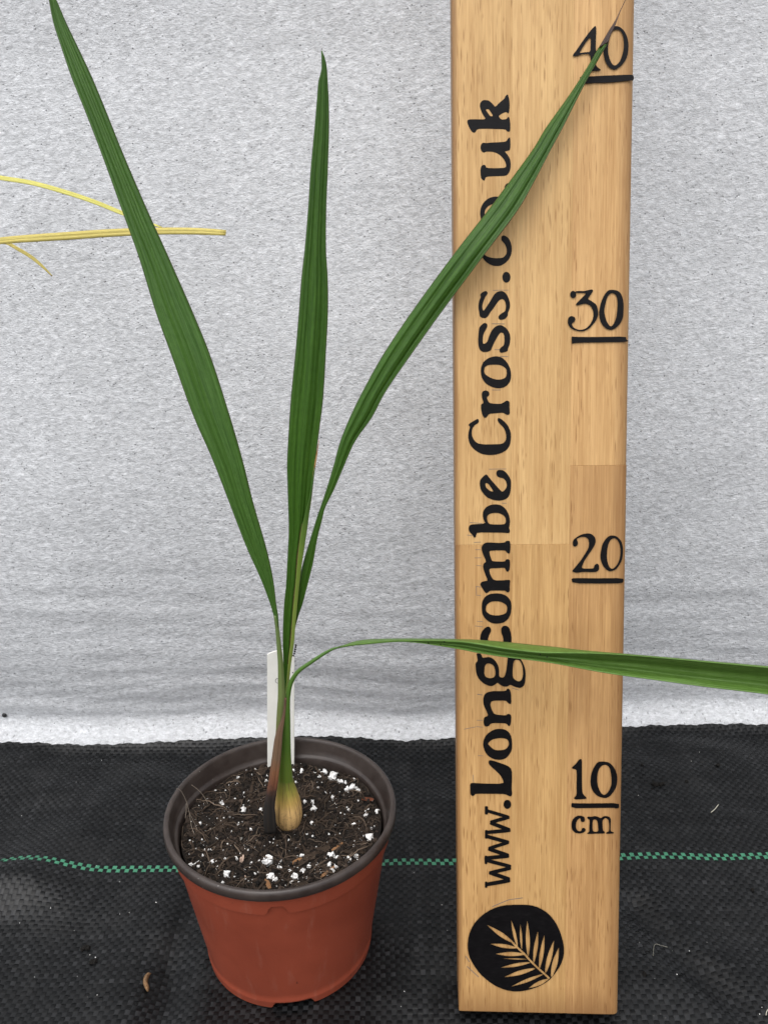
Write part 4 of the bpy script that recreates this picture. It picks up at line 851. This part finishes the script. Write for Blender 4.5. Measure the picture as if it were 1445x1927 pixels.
# ================================================================== BITS ON THE MAT
def ground_at(x, y):
    z = 0.
    for _ in range(4): p = atZ(x, y, z); z = float(relief(np.array([p[0]]), np.array([p[1]]))[0]) + HB * .8
    return atZ(x, y, z)
m_crumb = plain('black_soil', (.008, .007, .006), .9, .2, .3, 900, .0004)
def crumb(x, y, wpx, label, n=1):
    p = ground_at(x, y); r = wpx * .5 / FPX * depth(p); mb = MB()
    for i in range(n):
        V_, F_ = blob(1, random.random() * 50, 2, .7, .5); ox = (i - (n - 1) / 2) * 1.1; k = 1 / max(1, n * .62) * random.uniform(.75, 1.1)
        mb.add([Vector(v) * r * k + Vector((ox * r * 1.4 / max(1, n * .8), random.uniform(-.3, .3) * r, r * k * .45)) for v in V_], F_)
    o = mb.build('soil_crumb', m_crumb, None, False); o.location = tuple(p); tag(o, label, 'soil crumb', 'soil crumbs scattered on the mat')
crumb(1238, 1477, 22, 'widest black soil crumb, a clump of bits right of the board', 4)
crumb(1350, 1441, 8, 'lone black soil crumb near the fleece, furthest from the board')
crumb(1291, 1471, 7, 'small black soil crumb just right of the wide soil clump')
crumb(1207, 1440, 6, 'small black soil crumb close beside the board edge above the wide clump')
crumb(162, 1786, 15, 'black soil crumb left of the pot, further from the dry leaf', 2)
crumb(177, 1811, 13, 'flat black soil crumb left of the pot, nearer the dry leaf', 2)
crumb(1415, 1676, 8, 'black soil crumb in front of the green line, right of the board')
crumb(1212, 1834, 9, 'black soil crumb in the crease beside the foot of the board')
dp = ground_at(277, 1848); mb = MB(); C_ = catmull([(282, 1831, 7), (277, 1837, 9), (274, 1848, 8), (277, 1858, 8), (279, 1866, 2)], 16); rws = []
for i, (x, y, w_) in enumerate(C_):
    p0 = atZ(x - w_ / 2, y, dp[2] + .001) - dp; p1 = atZ(x, y, dp[2] + .0022 + .001 * math.sin(i * .5)) - dp; p2 = atZ(x + w_ / 2, y, dp[2] + .0006) - dp; rws.append([p0, (p0 + p1) / 2 + np.array([0, 0, .0003]), p1, (p1 + p2) / 2, p2])
mb.grid([[tuple(p) for p in r] for r in rws]); o = mb.build('dry_leaf', plain('dry_leaf_brown', (.20, .115, .055), .7, .3, .45, 500)); o.location = tuple(dp)
md = o.modifiers.new('thickness', 'SOLIDIFY'); md.thickness = .0002
tag(o, 'curled scrap of dry brown leaf on the mat left of the pot', 'dry leaf')
def thread(pts, r, mat, name, label, cat):
    G_ = [ground_at(x, y) for x, y in pts]; o0 = G_[0]; mb = MB(); C_ = catmull([g + np.array([0, 0, .0005]) for g in G_], 18)
    tube(mb, [p - o0 for p in C_], r, 5); o = mb.build(name, mat); o.location = tuple(o0); tag(o, label, cat)
m_straw = plain('pale_straw', (.42, .40, .33), .6, .3)
thread([(1337, 1530), (1344, 1524), (1351, 1515)], .00028, m_straw, 'straw', 'short pale straw on the mat right of the board', 'straw')
thread([(1228, 1800), (1229, 1786), (1233, 1778), (1245, 1781), (1256, 1784)], .00007, m_straw, 'hair', 'thin pale hair curled on the mat right of the board', 'hair')
thread([(1440, 1912), (1442, 1904), (1447, 1899)], .00022, m_straw, 'straw', 'beige straw fragment on the mat, cut off at the picture edge', 'straw')
thread([(262, 1403), (270, 1406)], .00014, m_straw, 'straw', 'tiny pale straw lying near the far edge of the mat behind the pot', 'straw')
mb = MB()
for i in range(95):
    x, y = random.uniform(5, 1440), 1400 + 525 * random.random() ** .8
    if 300 < x < 750 or 850 < x < 1175: continue
    p = ground_at(x, y); r = random.uniform(.00012, .00034); V_, F_ = protos[i % 10]; mb.add([Vector(v) * r + Vector(p) for v in V_], F_, random.random())
tag(mb.build('dust_specks', m_perl, None, False), kind='stuff')
bpy.context.view_layer.update()
